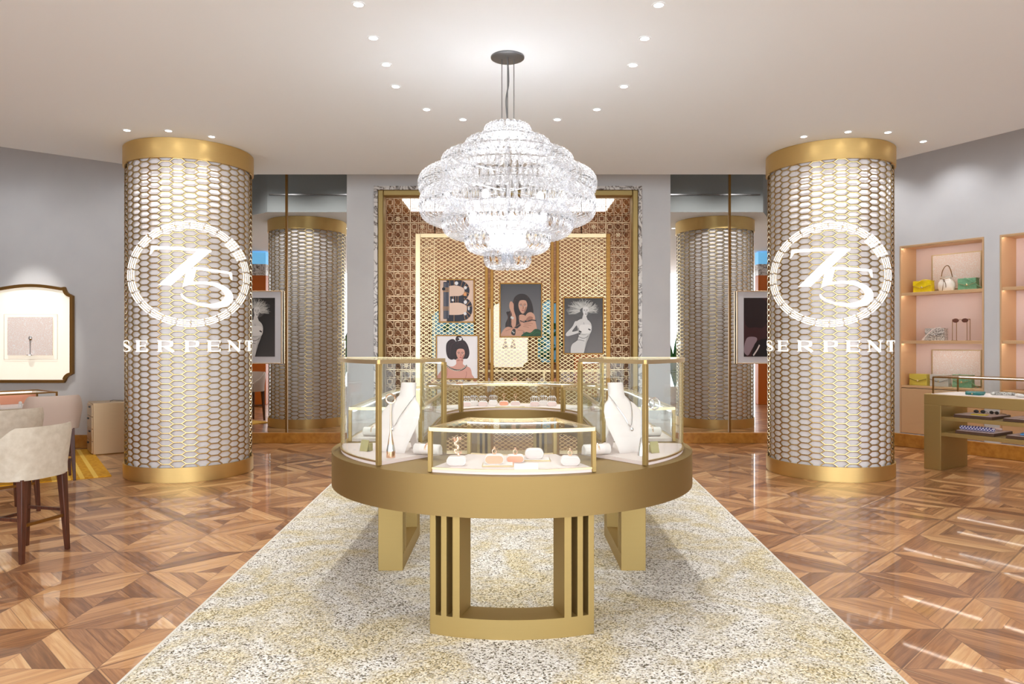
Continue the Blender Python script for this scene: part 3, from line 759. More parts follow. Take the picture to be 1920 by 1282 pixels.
def portrait_profile():
    return [((60,26,30), [S((.0,.55),(.1,.85),(.4,.98),(.9,1.02),(1.1,.6),(1.1,-.1),(.2,-.1),(.0,.2))]),
            ((34,16,20), [S((.02,.62),(.1,.9),(.4,1.0),(.62,.9),(.66,.7),(.5,.5),(.3,.5),(.1,.5))]),
            ((120,66,58), [S((.62,.86),(.8,.94),(1.05,.95),(1.05,.42),(.86,.4),(.7,.48),(.6,.66))]),
            ((86,42,42), [S((.62,.8),(.7,.7),(.72,.5),(.6,.6)), line2([(.9,.78),(1.0,.76)], .02), line2([(.86,.56),(1.0,.54)], .03)]),
            ((190,150,140), [S((.66,.36),(.8,.42),(.92,.4),(1.04,.3),(1.04,.1),(.9,.16),(.8,.28),(.7,.3))]),
            ((150,130,140), [S((.0,.1),(.06,.3),(.2,.34),(.34,.3),(.2,.12),(.1,.02))]),
            ((20,14,18), [S((.2,.0),(.3,.24),(.6,.3),(.8,.14),(.76,-.05),(.3,-.05))]),
            ((225,215,214), [line2([(.24,.02),(.34,.12),(.4,.2)], .03), line2([(.62,.14),(.7,.02)], .03)])]
py = SY-.055
picture('picture of a big letter B made of dark bracelets, top left on the mesh screen', (-.753, py, 2.11), .455, .56, (232,202,182), bracelet_letter(), name='framed_print', rz=0)
picture('portrait of a woman with a black puffed updo and bead necklace on white ground', (-.745, py, 1.343), .55, .575, (248,244,246), portrait_updo())
picture('portrait of a long-haired woman with green dress on dark grey ground, middle of the screen', (.12, py, 1.983), .55, .71, gradmat('print_grey_ground', (126,124,126), (74,74,78), .71), portrait_dark())
picture('black and white portrait of a woman with wild frizzy hair on the right mesh panel', (.975, py, 1.772), .52, .745, gradmat('print_dark_ground', (120,116,116), (58,56,56), .745), portrait_mono())
# two framed photographs with wide mounts, hung on the mirrors
picture('black and white photograph in a wide white mount hung on the left mirror', (-3.925, MY-.05, 1.775), .60, .90, gradmat('print_black_ground', (70,68,68), (34,32,32), .84), portrait_mono(5), matw=.095, frame='champagne', fw=.014)
picture('dark red profile photograph in a wide white mount hung on the right mirror', (3.845, MY-.05, 1.775), .60, .90, (30,14,18), portrait_profile(), matw=.095, frame='champagne', fw=.014)

# ---------------- honeycomb columns with the projected emblem ----------------
CR = .69
def cyl_pt(s_, z, r=CR+.014):
    s_ = max(-.683, min(.683, s_)); a = math.asin(s_/CR); return (r*math.sin(a), -r*math.cos(a), z)
EZ = 2.30; KX, KZ = .001276, .00131
def K(x, y): return ((x-570)*KX, EZ-(y-530)*KZ)
def wrap(mb, poly):
    """flat outline (quad strip: left side then right side reversed) laid on the column"""
    n = len(poly)//2; L, Rr = poly[:n], poly[n:][::-1]
    vs = []; fs = []
    for k in range(n):
        for j in range(4):
            t = j/3; vs.append(cyl_pt(L[k][0]*(1-t)+Rr[k][0]*t, L[k][1]*(1-t)+Rr[k][1]*t))
    for k in range(n-1):
        for j in range(3): fs.append((k*4+j, k*4+j+1, (k+1)*4+j+1, (k+1)*4+j))
    mb.add(vs, fs)
def dens(pts, w_):
    """stroke through pixel points, w_ in metres (list per point)"""
    P2 = [K(*p)+(ww,) for p, ww in zip(pts, w_)]
    out = []
    for i in range(len(P2)-1):
        for k in range(6): t = k/6; out.append(tuple(P2[i][j]*(1-t)+P2[i+1][j]*t for j in range(3)))
    out.append(P2[-1]); return out
def stroke(mb, q):
    L, Rr = [], []
    for i, p in enumerate(q):
        a, b = Vector(q[max(i-1,0)][:2]), Vector(q[min(i+1,len(q)-1)][:2]); t = (b-a); t = t.normalized() if t.length else Vector((1,0)); nn = Vector((-t.y, t.x))
        L.append((p[0]+nn.x*p[2]/2, p[1]+nn.y*p[2]/2)); Rr.append((p[0]-nn.x*p[2]/2, p[1]-nn.y*p[2]/2))
    wrap(mb, L+Rr[::-1])
def sstroke(mb, pts, ws): stroke(mb, spline([K(*p)+(ww,) for p, ww in zip(pts, ws)], 8, closed=False))
def quadK(mb, a, b, c, d):
    """a-b one long side, d-c the other"""
    n = 8; A = [tuple(Vector(K(*a)).lerp(Vector(K(*b)), k/n)) for k in range(n+1)]; B = [tuple(Vector(K(*d)).lerp(Vector(K(*c)), k/n)) for k in range(n+1)]
    wrap(mb, A+B[::-1])
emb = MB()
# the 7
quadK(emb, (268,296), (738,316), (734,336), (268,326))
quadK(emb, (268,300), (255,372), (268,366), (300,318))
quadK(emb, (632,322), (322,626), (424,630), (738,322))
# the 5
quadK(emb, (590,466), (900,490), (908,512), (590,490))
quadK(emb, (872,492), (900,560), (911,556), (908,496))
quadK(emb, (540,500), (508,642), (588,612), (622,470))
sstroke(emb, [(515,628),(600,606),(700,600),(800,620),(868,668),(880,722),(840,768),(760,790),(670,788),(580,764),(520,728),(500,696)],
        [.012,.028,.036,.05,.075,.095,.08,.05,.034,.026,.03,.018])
# snake ring of scaled segments
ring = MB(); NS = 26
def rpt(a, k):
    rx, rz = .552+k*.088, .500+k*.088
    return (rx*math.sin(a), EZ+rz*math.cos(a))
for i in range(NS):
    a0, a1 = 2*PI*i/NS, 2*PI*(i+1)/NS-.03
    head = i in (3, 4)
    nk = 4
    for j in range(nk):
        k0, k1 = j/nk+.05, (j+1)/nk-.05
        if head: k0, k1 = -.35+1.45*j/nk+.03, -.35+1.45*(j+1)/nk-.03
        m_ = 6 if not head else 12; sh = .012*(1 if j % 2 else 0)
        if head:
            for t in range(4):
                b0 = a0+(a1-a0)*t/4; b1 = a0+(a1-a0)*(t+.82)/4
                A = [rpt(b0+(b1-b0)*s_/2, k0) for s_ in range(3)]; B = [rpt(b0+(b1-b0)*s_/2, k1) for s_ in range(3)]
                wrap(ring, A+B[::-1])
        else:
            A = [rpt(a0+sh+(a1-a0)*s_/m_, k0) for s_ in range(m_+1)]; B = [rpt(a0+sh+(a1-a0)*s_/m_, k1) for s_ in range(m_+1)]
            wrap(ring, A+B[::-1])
# word below the ring
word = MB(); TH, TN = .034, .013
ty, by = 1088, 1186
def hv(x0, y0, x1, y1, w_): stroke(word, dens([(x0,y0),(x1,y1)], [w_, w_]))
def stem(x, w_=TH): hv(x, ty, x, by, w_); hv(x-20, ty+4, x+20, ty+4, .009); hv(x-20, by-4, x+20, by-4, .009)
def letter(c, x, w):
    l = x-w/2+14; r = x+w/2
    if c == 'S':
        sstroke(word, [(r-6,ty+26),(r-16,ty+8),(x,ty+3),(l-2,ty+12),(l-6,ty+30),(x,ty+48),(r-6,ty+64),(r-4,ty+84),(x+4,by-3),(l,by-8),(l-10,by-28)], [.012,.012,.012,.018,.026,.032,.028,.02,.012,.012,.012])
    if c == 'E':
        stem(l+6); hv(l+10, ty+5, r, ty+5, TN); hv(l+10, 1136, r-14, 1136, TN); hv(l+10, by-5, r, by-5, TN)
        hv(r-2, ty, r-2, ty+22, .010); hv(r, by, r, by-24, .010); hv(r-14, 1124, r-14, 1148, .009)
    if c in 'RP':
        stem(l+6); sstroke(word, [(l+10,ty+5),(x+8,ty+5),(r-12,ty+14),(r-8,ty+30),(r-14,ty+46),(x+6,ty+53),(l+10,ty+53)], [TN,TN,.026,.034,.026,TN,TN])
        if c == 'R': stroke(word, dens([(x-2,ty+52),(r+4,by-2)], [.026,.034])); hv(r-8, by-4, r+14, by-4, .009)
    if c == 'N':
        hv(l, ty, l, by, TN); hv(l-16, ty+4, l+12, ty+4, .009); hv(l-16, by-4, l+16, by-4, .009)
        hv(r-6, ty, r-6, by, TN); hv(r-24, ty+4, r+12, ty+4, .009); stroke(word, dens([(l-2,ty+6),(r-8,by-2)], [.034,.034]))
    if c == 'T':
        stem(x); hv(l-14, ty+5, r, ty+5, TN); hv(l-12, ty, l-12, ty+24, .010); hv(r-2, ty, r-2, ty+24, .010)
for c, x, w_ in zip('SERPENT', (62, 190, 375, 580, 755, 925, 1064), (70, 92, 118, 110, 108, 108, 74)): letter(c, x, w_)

def hexlattice():
    mb = MB(); n = 34; dx = 2*PI*CR/n; a = dx*.32; b = dx-a; z0, z1 = .17, CZ-.225; nr = 50; dy = (z1-z0)/nr
    def pt(s_, z, r): t = s_/CR; return Vector((r*math.sin(t), -r*math.cos(t), z))
    w_, d_ = .013, .012
    def strand(s0, za, s1, zb):
        za, zb = max(z0, min(z1, za)), max(z0, min(z1, zb))
        if abs(za-zb) < 1e-5 and abs(s0-s1) < 1e-5: return
        L = math.hypot(s1-s0, zb-za)
        if L < .004: return
        tx, tz = (s1-s0)/L, (zb-za)/L; nx_, nz_ = -tz, tx; e = .003
        s0 -= tx*e; s1 += tx*e; za -= tz*e; zb += tz*e
        vs = []
        for s_, z_ in ((s0, za), (s1, zb)):
            for sg, r in ((-1, CR-.004), (-1, CR+.006), (0, CR+.008), (1, CR+.006), (1, CR-.004)):
                vs.append(pt(s_+nx_*w_/2*sg, z_+nz_*w_/2*sg, r))
        mb.add(vs, [(0,1,6,5),(1,2,7,6),(2,3,8,7),(3,4,9,8)], 0)
    for i in range(n):
        for j in range(nr+1):
            cs = i*dx; cz = z0+j*dy+(i % 2)*dy/2
            if cz-dy/2 > z1: continue
            strand(cs-a, cz+dy/2, cs+a, cz+dy/2) if cz+dy/2 < z1+.001 else None
            if cz < z1:
                strand(cs+a, cz+dy/2, cs+b, cz); strand(cs-a, cz+dy/2, cs-b, cz)
    return mb
hx = None
def column(label, x, y):
    global hx
    t = thing('column', label, 'column', (x, y, 0), math.atan2(-x, y))
    if hx is None:
        obj('core', MB().lathe([(.668, 0), (.668, CZ)], 72), 'white_core', t)
        hx = obj('honeycomb_screen', hexlattice(), 'lattice_gold', t)
        obj('cap_band', MB().lathe([(.69,CZ-.225),(.715,CZ-.225),(.715,CZ-.012),(.70,CZ-.012),(.70,CZ)], 96), 'brass_column', t)
        obj('base_band', MB().lathe([(.69,.165),(.712,.165),(.712,.012),(.70,.012),(.70,0)], 96), 'brass_column', t)
        e = obj('emblem_number', emb, 'logo', t); e['label'] = 'white projected-light number 75, built as glowing strips'
        e = obj('emblem_ring', ring, 'logo', t); e['label'] = 'white projected-light snake ring, built as glowing segments'
        e = obj('emblem_word', word, 'logo', t); e['label'] = 'white projected-light word SERPENT, built as glowing strips'
    return t
cl = column('gold honeycomb column with projected 75 emblem, left of the oval display table', -3.845, 8.63)
copy_tree(cl, (3.80, 8.66, 0), math.atan2(-3.80, 8.66), 'gold honeycomb column with projected 75 emblem, right of the oval display table')

# ---------------- rugs ----------------
t = thing('area_rug', 'large pale flecked rug under the oval display table', 'rug')
rq = [(-1.70,1.4),(1.68,1.4),(2.085,8.9),(-2.0,8.9)]
obj('pile', MB().prism(rq, 0.0005, .012), 'rug', t)
ed = MB()
for a, b in ((rq[0], rq[3]), (rq[1], rq[2])):
    ed.bar((a[0], a[1], .0065), (b[0], b[1], .0065), .014, .013, 0)
obj('border', ed, pmat('rug_binding', rgb(214,210,200), .8), t)
ur, vr = Vector((-.82,-.572)), Vector((-.572,.82)); c0 = Vector((-4.62, 8.33))
t = tag(obj('area_rug', MB().prism([(0,0),(0,2.55),(3.4,2.55),(3.4,0)][::-1], .0005, .012), 'saffron', loc=(c0.x, c0.y, 0)), 'saffron yellow striped rug under the bar stools by the left wall', 'rug')
t.rotation_euler[2] = math.atan2(vr.y, vr.x)-PI/2; t.scale = (-1, 1, 1)

# ---------------- oval display table ----------------
TY0, TY1, RO, RI = 4.85, 6.72, 1.176, .60
TC = (TY0+TY1)/2; HB, HT = .65, .862
def oval(r, n=40):
    p = []
    for k in range(n+1): a = PI+PI*k/n; p.append((r*math.cos(a), TY0-TC+r*math.sin(a)))
    for k in range(n+1): a = PI*k/n; p.append((r*math.cos(a), TY1-TC+r*math.sin(a)))
    return p
tb = thing('oval_display_table', 'large oval ring-shaped brass display table in the middle of the rug', 'display table', (0, TC, 0))
def ringmesh(ro, ri, z0, z1, n=40):
    mb = MB(); A, B = oval(ro, n), oval(ri, n); m_ = len(A)
    vs = [(x,y,z0) for x,y in A]+[(x,y,z1) for x,y in A]+[(x,y,z0) for x,y in B]+[(x,y,z1) for x,y in B]
    fs = []
    for i in range(m_):
        j = (i+1) % m_; fs += [(i,j,m_+j,m_+i),(2*m_+i,2*m_+j,3*m_+j,3*m_+i),(m_+i,m_+j,3*m_+j,3*m_+i),(i,j,2*m_+j,2*m_+i)]
    mb.add(vs, fs); mb.s = [False]*len(mb.f)
    for k in range(m_): mb.s[4*k] = True; mb.s[4*k+1] = True
    return mb
obj('apron_ring', ringmesh(RO, RI, HB, HT), brushed('apron_brass', rgb(160,136,90), .52, (1,1,60)), tb)
def leg(path_o, path_i, mats='brass', fins=(0, .065, .13)):
    """frame leg: base bar and three upright slats at each end, following the outline"""
    lg = []
    n = len(path_o)
    mb = MB(); poly = path_o+path_i[::-1]; mb.prism(poly, .012, .115)
    lg.append(('base_bar', mb))
    def along(path, d):
        acc = 0
        for i in range(len(path)-1):
            a, b = Vector(path[i]), Vector(path[i+1]); L = (b-a).length
            if acc+L >= d: return a+(b-a)*((d-acc)/L)
            acc += L
        return Vector(path[-1])
    for rev in (0, 1):
        po, pi2 = (path_o, path_i) if not rev else (path_o[::-1], path_i[::-1])
        for k, f in enumerate(fins):
            wd = (.034, .032, .040)[k]
            rI = .88
            a, b = along(po, f), along(po, f+wd); c_, d_ = along(pi2, (f+wd)*rI), along(pi2, f*rI)
            lg.append(('slat', MB().prism([tuple(a), tuple(b), tuple(c_), tuple(d_)], .115, HB)))
    return lg
def local(p): return (p[0], p[1]-TC)
def addleg(po, pi2, nm):
    for n_, mb in leg(po, pi2):
        obj(n_, mb, 'brass', tb, bevel=.002)
A0 = R(22.7)
addleg([local(p) for p in arc((0,TY0), 1.125, -A0, A0, 16)], [local(p) for p in arc((0,TY0), .95, -A0, A0, 16)], 'front')
addleg([local(p) for p in arc((0,TY1), 1.125, PI-A0, PI+A0, 16)], [local(p) for p in arc((0,TY1), .95, PI-A0, PI+A0, 16)], 'back')
for s in (-1, 1):
    o_ = [(s*.90, 4.86-TC), (s*.90, 5.76-TC)]; i_ = [(s*.735, 4.86-TC), (s*.735, 5.76-TC)]
    addleg(o_, i_, 'side')

# glass cases standing on the table
def case(name, label, outer, inner, z1, led_inner=True, rail=.026):
    z0 = HT; cx = sum(p[0] for p in outer+inner)/len(outer+inner); cy = sum(p[1] for p in outer+inner)/len(outer+inner)
    t = thing(name, label, 'display case', (cx, cy, z0))
    lo = [(x-cx, y-cy) for x, y in outer]; li = [(x-cx, y-cy) for x, y in inner]; H = z1-z0
    obj('deck', MB().prism(lo+li[::-1], .001, .022), 'deck', t)
    fr = MB()
    for path in (lo, li): fr.sweep(path, rail*.8, rail*.75, H-rail*.75)
    for a, b in ((lo[0], li[0]), (lo[-1], li[-1])): fr.sweep([a, b], rail*.8, rail*.75, H-rail*.75)
    obj('rail_frame', fr, 'gold', t)
    for path in (lo, li): obj('base_rail', MB().sweep(path, .012, .01, .018), 'gold', t)
    for a, ref in ((lo[0], lo[1]), (lo[-1], lo[-2]), (li[0], li[1]), (li[-1], li[-2])):
        an = math.atan2(ref[1]-a[1], ref[0]-a[0])
        obj('corner_post', MB().box((a[0], a[1], (H-rail*.75)/2+.001), (rail*.85, rail*.85, H-rail*.75-.002), rz=an), 'brass', t, bevel=.002)
    g = MB()
    for path in (lo, li): g.ribbon(path, .02, H-.012, th=.005)
    for a, b in ((lo[0], li[0]), (lo[-1], li[-1])): g.ribbon([a, b], .02, H-.012, th=.005)
    obj('glass_side', g, 'glass', t)
    obj('glass_top', MB().prism(lo+li[::-1], H-.006, H-.001), 'glass', t)
    def shrink(path, other, f): return [(a[0]+(b[0]-a[0])*f, a[1]+(b[1]-a[1])*f) for a, b in zip(path, other)]
    p_ = shrink(li, lo, .055) if led_inner else shrink(lo, li, .05)
    obj('light_strip', MB().sweep(p_, .010, .008, H-.030), 'led', t)
    return t
F0 = (0, TY0); B0 = (0, TY1); RG = 1.118; RJ = .635
case('glass_showcase', 'low curved glass case at the front of the oval table, nearest the camera', arc(F0, RG, -A0, A0, 14), arc(F0, .60, -R(25), R(25), 14), 1.10)
for s, nm in ((-1, 'left'), (1, 'right')):
    a0, a1 = s*R(41.5), s*R(85)
    case('glass_showcase', 'tall curved glass case with a necklace bust, at the front %s of the oval table' % nm, arc(F0, RG, a0, a1, 12), arc(F0, .60, s*R(44), a1, 12), 1.45, rail=.030)
    n = 8
    lo = [(s*RG, 4.99+(TY1-4.99)*k/n) for k in range(n+1)]+arc(B0, RG, s*R(92), s*R(126), 8)
    li = [(s*RJ, 4.99+(TY1-4.99)*k/n) for k in range(n+1)]+arc(B0, RJ, s*R(92), s*R(126), 8)
    case('glass_showcase', 'long low glass case along the %s side of the oval table, behind the tall case' % nm, lo, li, 1.10, led_inner=False)
case('glass_showcase', 'low curved glass case at the back end of the oval table before the mesh screen', arc(B0, RG, R(129), R(231), 20), arc(B0, RJ, R(129), R(231), 20), 1.125, led_inner=False)

# ---------------- jewellery displays ----------------
def capsule(w_, d_, h_, n=8):
    """stadium-faced block lying on its long side; long axis x, thickness y"""
    r = h_/2; p = []
    for k in range(n+1): a = -PI/2+PI*k/n; p.append((w_/2-r+r*math.cos(a), r+r*math.sin(a)))
    for k in range(n+1): a = PI/2+PI*k/n; p.append((-w_/2+r+r*math.cos(a), r+r*math.sin(a)))
    mb = MB(); prismY(mb, p, -d_/2, d_/2); return mb
def cap_front(w_, d_, h_, n=8):
    r = h_/2-.004; c_ = h_/2; p = []
    for k in range(n+1): a = -PI/2+PI*k/n; p.append((w_/2-h_/2+r*math.cos(a), c_+r*math.sin(a)))
    for k in range(n+1): a = PI/2+PI*k/n; p.append((-w_/2+h_/2+r*math.cos(a), c_+r*math.sin(a)))
    mb = MB(); prismY(mb, p, -d_/2-.002, -d_/2+.001); return mb
def ringpad(label, x, y, col, piece='ring', z=HT+.022, w_=.105, h_=.05, rz=0, group=None, shell='whitepad'):
    t = thing('ring_cushion', label, 'jewelry cushion', (x, y, z), rz, group)
    obj('body', capsule(w_, .06, h_), shell, t, bevel=.003); obj('face', cap_front(w_, .06, h_), col, t)
    zt = z+h_
    if piece == 'ring':
        mb = MB().tube([(.011*math.cos(a), 0, .016+.013*math.sin(a)) for a in [2*PI*k/14 for k in range(14)]], .003, 6, closed=True)
        mb.ball((0, 0, .034), (.007,.006,.006), 8); mb.cyl((0,0,-.003), .008, .005, 10)
        nm, lb, ct = 'ring', 'gold ring', 'ring'
    elif piece == 'tall':
        mb = MB().tube([(.013*math.cos(a), 0, .06+.017*math.sin(a)) for a in [2*PI*k/14 for k in range(14)]], .0035, 6, closed=True)
        mb.tube([(0,0,0),(0,0,.045)], .004, 6); mb.cyl((0,0,0), .012, .005, 12)
        nm, lb, ct = 'ring_on_stem', 'ring on slim gold stem', 'ring'
    elif piece == 'figure':
        mb = MB()
        for k in range(16): a = k*.9; mb.ball((.012*math.cos(a)*(1-.02*k), .006*math.sin(a), .006+k*.006), .0075, 6)
        mb.ball((-.014,0,.09), .012, 8); mb.ball((.018,0,.095), .010, 8); mb.ball((.02,0,.02), .010, 8)
        nm, lb, ct = 'bracelet', 'coiled gold bracelet', 'bracelet'
    elif piece == 'coil':
        mb = MB()
        for q in range(4):
            mb.tube([(-.030+.02*q+.012*math.cos(a), .004*math.cos(a), .024+.024*math.sin(a)) for a in [2*PI*k/16 for k in range(16)]], .0042, 6, closed=True)
        for q in range(3): mb.ball((-.02+.02*q, 0, .052), .009, 8)
        nm, lb, ct = 'bracelet', 'coiled silver bracelet', 'bracelet'
    else: return t
    o = obj(nm, mb, 'silver' if piece == 'coil' else 'rosegold', loc=(x, y, zt), rz=rz)
    tag(o, lb+' on the '+' '.join(label.split()[:16-3-len(lb.split())]), ct, None)
    if group: o['group'] = piece+'s: '+group
    return t
zp = HT+.022
ringpad('dusty pink ring cushion at the left end of the front glass case', -.30, 3.905, 'pinkpad', 'figure')
def tray(label, x, y, w_, d_, m_='gold', z=zp, rz=0):
    t = thing('display_tray', label, 'tray', (x, y, z), rz)
    obj('base', MB().box((0, 0, .004), (w_, d_, .008)), m_, t, bevel=.001); obj('pad', MB().box((0, 0, .010), (w_-.012, d_-.012, .004)), 'whitepad', t, bevel=.001); return t
tray('thin gold-edged tray under the coral cushion in the front case', -.075, 3.895, .17, .10)
ringpad('coral-faced ring cushion on the gold tray, left of centre in the front case', -.095, 3.89, 'coral', 'ring', zp+.012)
ringpad('coral ring cushion standing in the middle of the front case', .018, 4.005, 'coral', 'ring', w_=.10, h_=.042)
tray('thin gold-edged tray under the pink cushion at the back of the front case', .135, 4.065, .16, .09)
ringpad('large pink ring cushion without a ring, back right of centre in the front case', .125, 4.065, 'pinkpad', None, zp+.012, h_=.055)
c = obj('price_card', MB().box((0, 0, .012), (.125, .05, .003), T=Matrix.Rotation(R(30), 4, 'X')).box((0, .012, .008), (.12, .03, .014)), 'paper', loc=(.075, 3.80, zp))
tag(c, 'cream printed card lying in front of the coral cushions in the front case', 'card')
ringpad('dusty pink ring cushion at the right end of the front glass case', .315, 3.915, 'pinkpad', 'ring')

# back case: cushions with bracelets
for k, (x, y, pc, cl_, lb) in enumerate([(-.47,7.46,'coil','pinkpad','pink cushion at the left end of the back case, with three coiled bracelets'),
        (-.40,7.56,'coil','whitepad','white cushion behind the leftmost pink one in the back case'), (-.30,7.50,'coil','pinkpad','pink cushion second from the left in the back case'),
        (-.20,7.62,'coil','whitepad','white cushion at the back, left of the coral one in the back case'),
        (-.085,7.55,'tall','coral','coral cushion with a tall ring stem in the back case'), (.035,7.52,'tall','pinkpad','pink cushion with a tall ring stem right of the coral one in the back case'),
        (.235,7.50,'coil','pinkpad','pink cushion right of centre in the back case'), (.33,7.60,'coil','whitepad','white cushion at the back right of the back case'), (.415,7.50,'coil','pinkpad','pink cushion at the right end of the back case')]):
    ringpad(lb, x, y, cl_, pc, w_=.10, h_=.05)
tray('gold-edged tray under the stem ring cushions in the back case', -.02, 7.40, .30, .07)

def bust(label, x, y, rz, k=1.0, chain=True):
    t = thing('necklace_bust', label, 'jewelry stand', (x, y, HT+.022), rz)
    # sections: (z, y lean, half width x, half depth y)
    sec = [(.0,-.115,.075,.015),(.03,-.118,.088,.018),(.10,-.10,.112,.024),(.17,-.065,.128,.030),(.235,-.03,.120,.034),(.275,.0,.095,.036),(.30,.018,.062,.036),(.325,.03,.050,.036),(.365,.038,.047,.036),(.40,.044,.046,.034)]
    n = 20; vs = []; fs = []
    for z, ly, rx, ry in sec:
        for j in range(n): a = 2*PI*j/n; vs.append((rx*k*1.12*math.cos(a), (ly+ry*math.sin(a))*k, z*k))
    for i in range(len(sec)-1):
        for j in range(n): fs.append((i*n+j, i*n+(j+1) % n, (i+1)*n+(j+1) % n, (i+1)*n+j))
    fs += [tuple(range(n))[::-1], tuple(range((len(sec)-1)*n, len(sec)*n))]
    obj('form', MB().add(vs, fs, 0, True), 'whitepad', t)
    # support leg behind
    obj('prop', MB().bar((0, .03*k, .24*k), (0, .11*k, .002), .05*k, .012), 'whitepad', t)
    if chain:
        pts = [(.048*k*math.cos(a), (.005-.05*math.sin(a))*k, (.31-.06*math.sin(a))*k) for a in [PI*q/12 for q in range(13)]]
        pts = [(.055*k, .03*k, .325*k), (.058*k, -.03*k, .285*k), (.03*k, -.085*k, .21*k), (0, -.108*k, .15*k), (-.03*k, -.085*k, .21*k), (-.058*k, -.03*k, .285*k), (-.055*k, .03*k, .325*k)]
        c_ = tag(obj('necklace', MB().tube(spline(pts, 5, closed=False), .0028, 6).ball((0, -.125*k, .135*k), (.010,.006,.013), 8), 'silver', loc=(x, y, HT+.022), rz=rz), 'fine silver necklace on the '+label.split(',')[0], 'necklace')
    return t
bust('white necklace bust in the left tall case, leaning back', -.665, 4.47, R(-28), 1.03)
bust('white necklace bust in the right tall case, leaning back', .665, 4.47, R(28), 1.03)
def pillow(label, x, y, rz, m_='whitepad', w_=.13, r=.032, group=None):
    t = thing('bracelet_pillow', label, 'jewelry cushion', (x, y, HT+.022), rz, group)
    obj('roll', MB().tube([(-w_/2,0,r),(-w_/2+.006,0,r),(w_/2-.006,0,r),(w_/2,0,r)], [r*.8,r,r,r*.8], 16), m_, t)
    mb = MB().tube([(.0, (r+.004)*math.cos(a), r+(r+.004)*math.sin(a)) for a in [PI*k/8 for k in range(9)]], .004, 6); obj('bangle', mb, 'rosegold', t); return t
for s, nm in ((-1, 'left'), (1, 'right')):
    pillow('white roll cushion with bangle, %s front corner of the low side case' % nm, s*.99, 5.12, R(6*s))
    pillow('white roll cushion with bangle, inner side of the %s low side case' % nm, s*.83, 5.08, R(-4*s))
    pillow('white roll cushion with bangle, second row of the %s low side case' % nm, s*.93, 5.42, R(10*s))
    pillow('white roll cushion lying at the foot of the %s necklace bust' % nm, s*.50, 4.27, R(20*s), w_=.17)
    for k, (x, y) in enumerate(((.86, 5.8), (.93, 6.15), (.85, 6.5), (.80, 6.95))):
        ringpad('pink cushion, %s in the %s low side case' % (('third row','fourth row','fifth row','farthest')[k], nm), s*x, y, 'pinkpad', 'coil' if k % 2 else 'ring', rz=R(-70*s))
    bust('small white necklace bust midway along the %s low side case' % nm, s*.95, 6.32, R(60*s), .48, False)
# slim ring cone, left tall case; ring tree, right tall case
t = thing('ring_cone', 'slim pointed gold and glass cone stand in the left tall case', 'jewelry stand', (-.70, 4.17, HT+.022))
obj('base', MB().cyl((0,0,0), .026, .038, 20), 'rosegold', t); obj('collar', MB().lathe([(.026,.038),(.019,.075)], 20), 'silver', t)
obj('spire', MB().lathe([(.019,.075),(.006,.15),(.004,.31),(.001,.312)], 16), 'rosegold', t)
o = obj('ring', MB().tube([(.026*math.cos(a), .006*math.cos(a), .014+.026*math.sin(a)) for a in [2*PI*k/16 for k in range(16)]], .005, 6, closed=True), 'rosegold', loc=(-.70, 4.165, HT+.022+.325)); tag(o, 'wide gold ring on top of the gold cone stand', 'ring')
t = thing('bracelet_stand', 'slim silver hook stand in the right tall case', 'jewelry stand', (.76, 4.24, HT+.022))
obj('base', MB().lathe([(.001,0),(.024,0),(.02,.03),(.008,.10),(.004,.105)], 14), 'silver', t)
obj('stem', MB().tube([(0,0,.10),(0,0,.29),(.01,0,.305),(.03,0,.305)], .004, 8), 'chrome', t)
for k, (dx, rr) in enumerate(((.045, .030), (.075, .034))):
    o = obj('bangle', MB().tube([(rr*math.cos(a), .012*math.sin(a+k), rr*math.sin(a)) for a in [2*PI*q/20 for q in range(20)]], .0045, 6, closed=True), 'silver', loc=(.76+dx, 4.24, HT+.022+.305))
    tag(o, 'silver bangle hanging on the hook stand, %s one' % ('inner', 'outer')[k], 'bangle')
for s, nm, x, y, rz_ in ((-1, 'left', -.905, 4.40, -.5), (1, 'right', .86, 4.33, .45)):
    T_c = Matrix.Rotation(R(35), 4, 'X')
    o = obj('price_card', MB().box((0, 0, .035), (.058, .005, .07), T=Matrix.Rotation(R(-15), 4, 'X')).box((.01, .03, .025), (.05, .03, .045)), 'olivecard', loc=(x, y, HT+.022), rz=rz_)
    tag(o, 'small gold printed card near the rim of the %s tall case' % nm, 'card')

# ---------------- chandelier ----------------
CX, CY = -.035, 5.70
ch = thing('chandelier', 'large tiered chandelier of looped crystal links over the oval table', 'chandelier', (CX, CY, 0))
obj('canopy', MB().lathe([(.001, CZ-.002), (.132, CZ-.002), (.132, CZ-.012), (.118, CZ-.018), (.001, CZ-.018)], 40), 'steel', ch)
wires = MB()
for dx, dy in ((-.045,0),(.05,0),(0,-.045),(0,.045)): wires.tube([(dx,dy,CZ-.02),(dx,dy,3.24)], .0035, 6)
wires.tube(spline([(0,0,CZ-.02),(.008,0,3.6),(-.012,0,3.45),(.004,0,3.24)], 6, closed=False), .006, 6)
obj('suspension_wires', wires, 'steel', ch)
obj('centre_rod', MB().tube([(0,0,3.25),(0,0,2.2)], .018, 10), 'chrome', ch)
tiers = [(3.264,3.135,.189,.11,20),(3.147,3.015,.343,.15,30),(3.03,2.879,.524,.19,44),(2.886,2.676,.702,.24,54),(2.745,2.486,.697,.26,54),(2.614,2.372,.521,.24,42),(2.478,2.250,.340,.22,30),(2.305,2.128,.189,.16,18)]
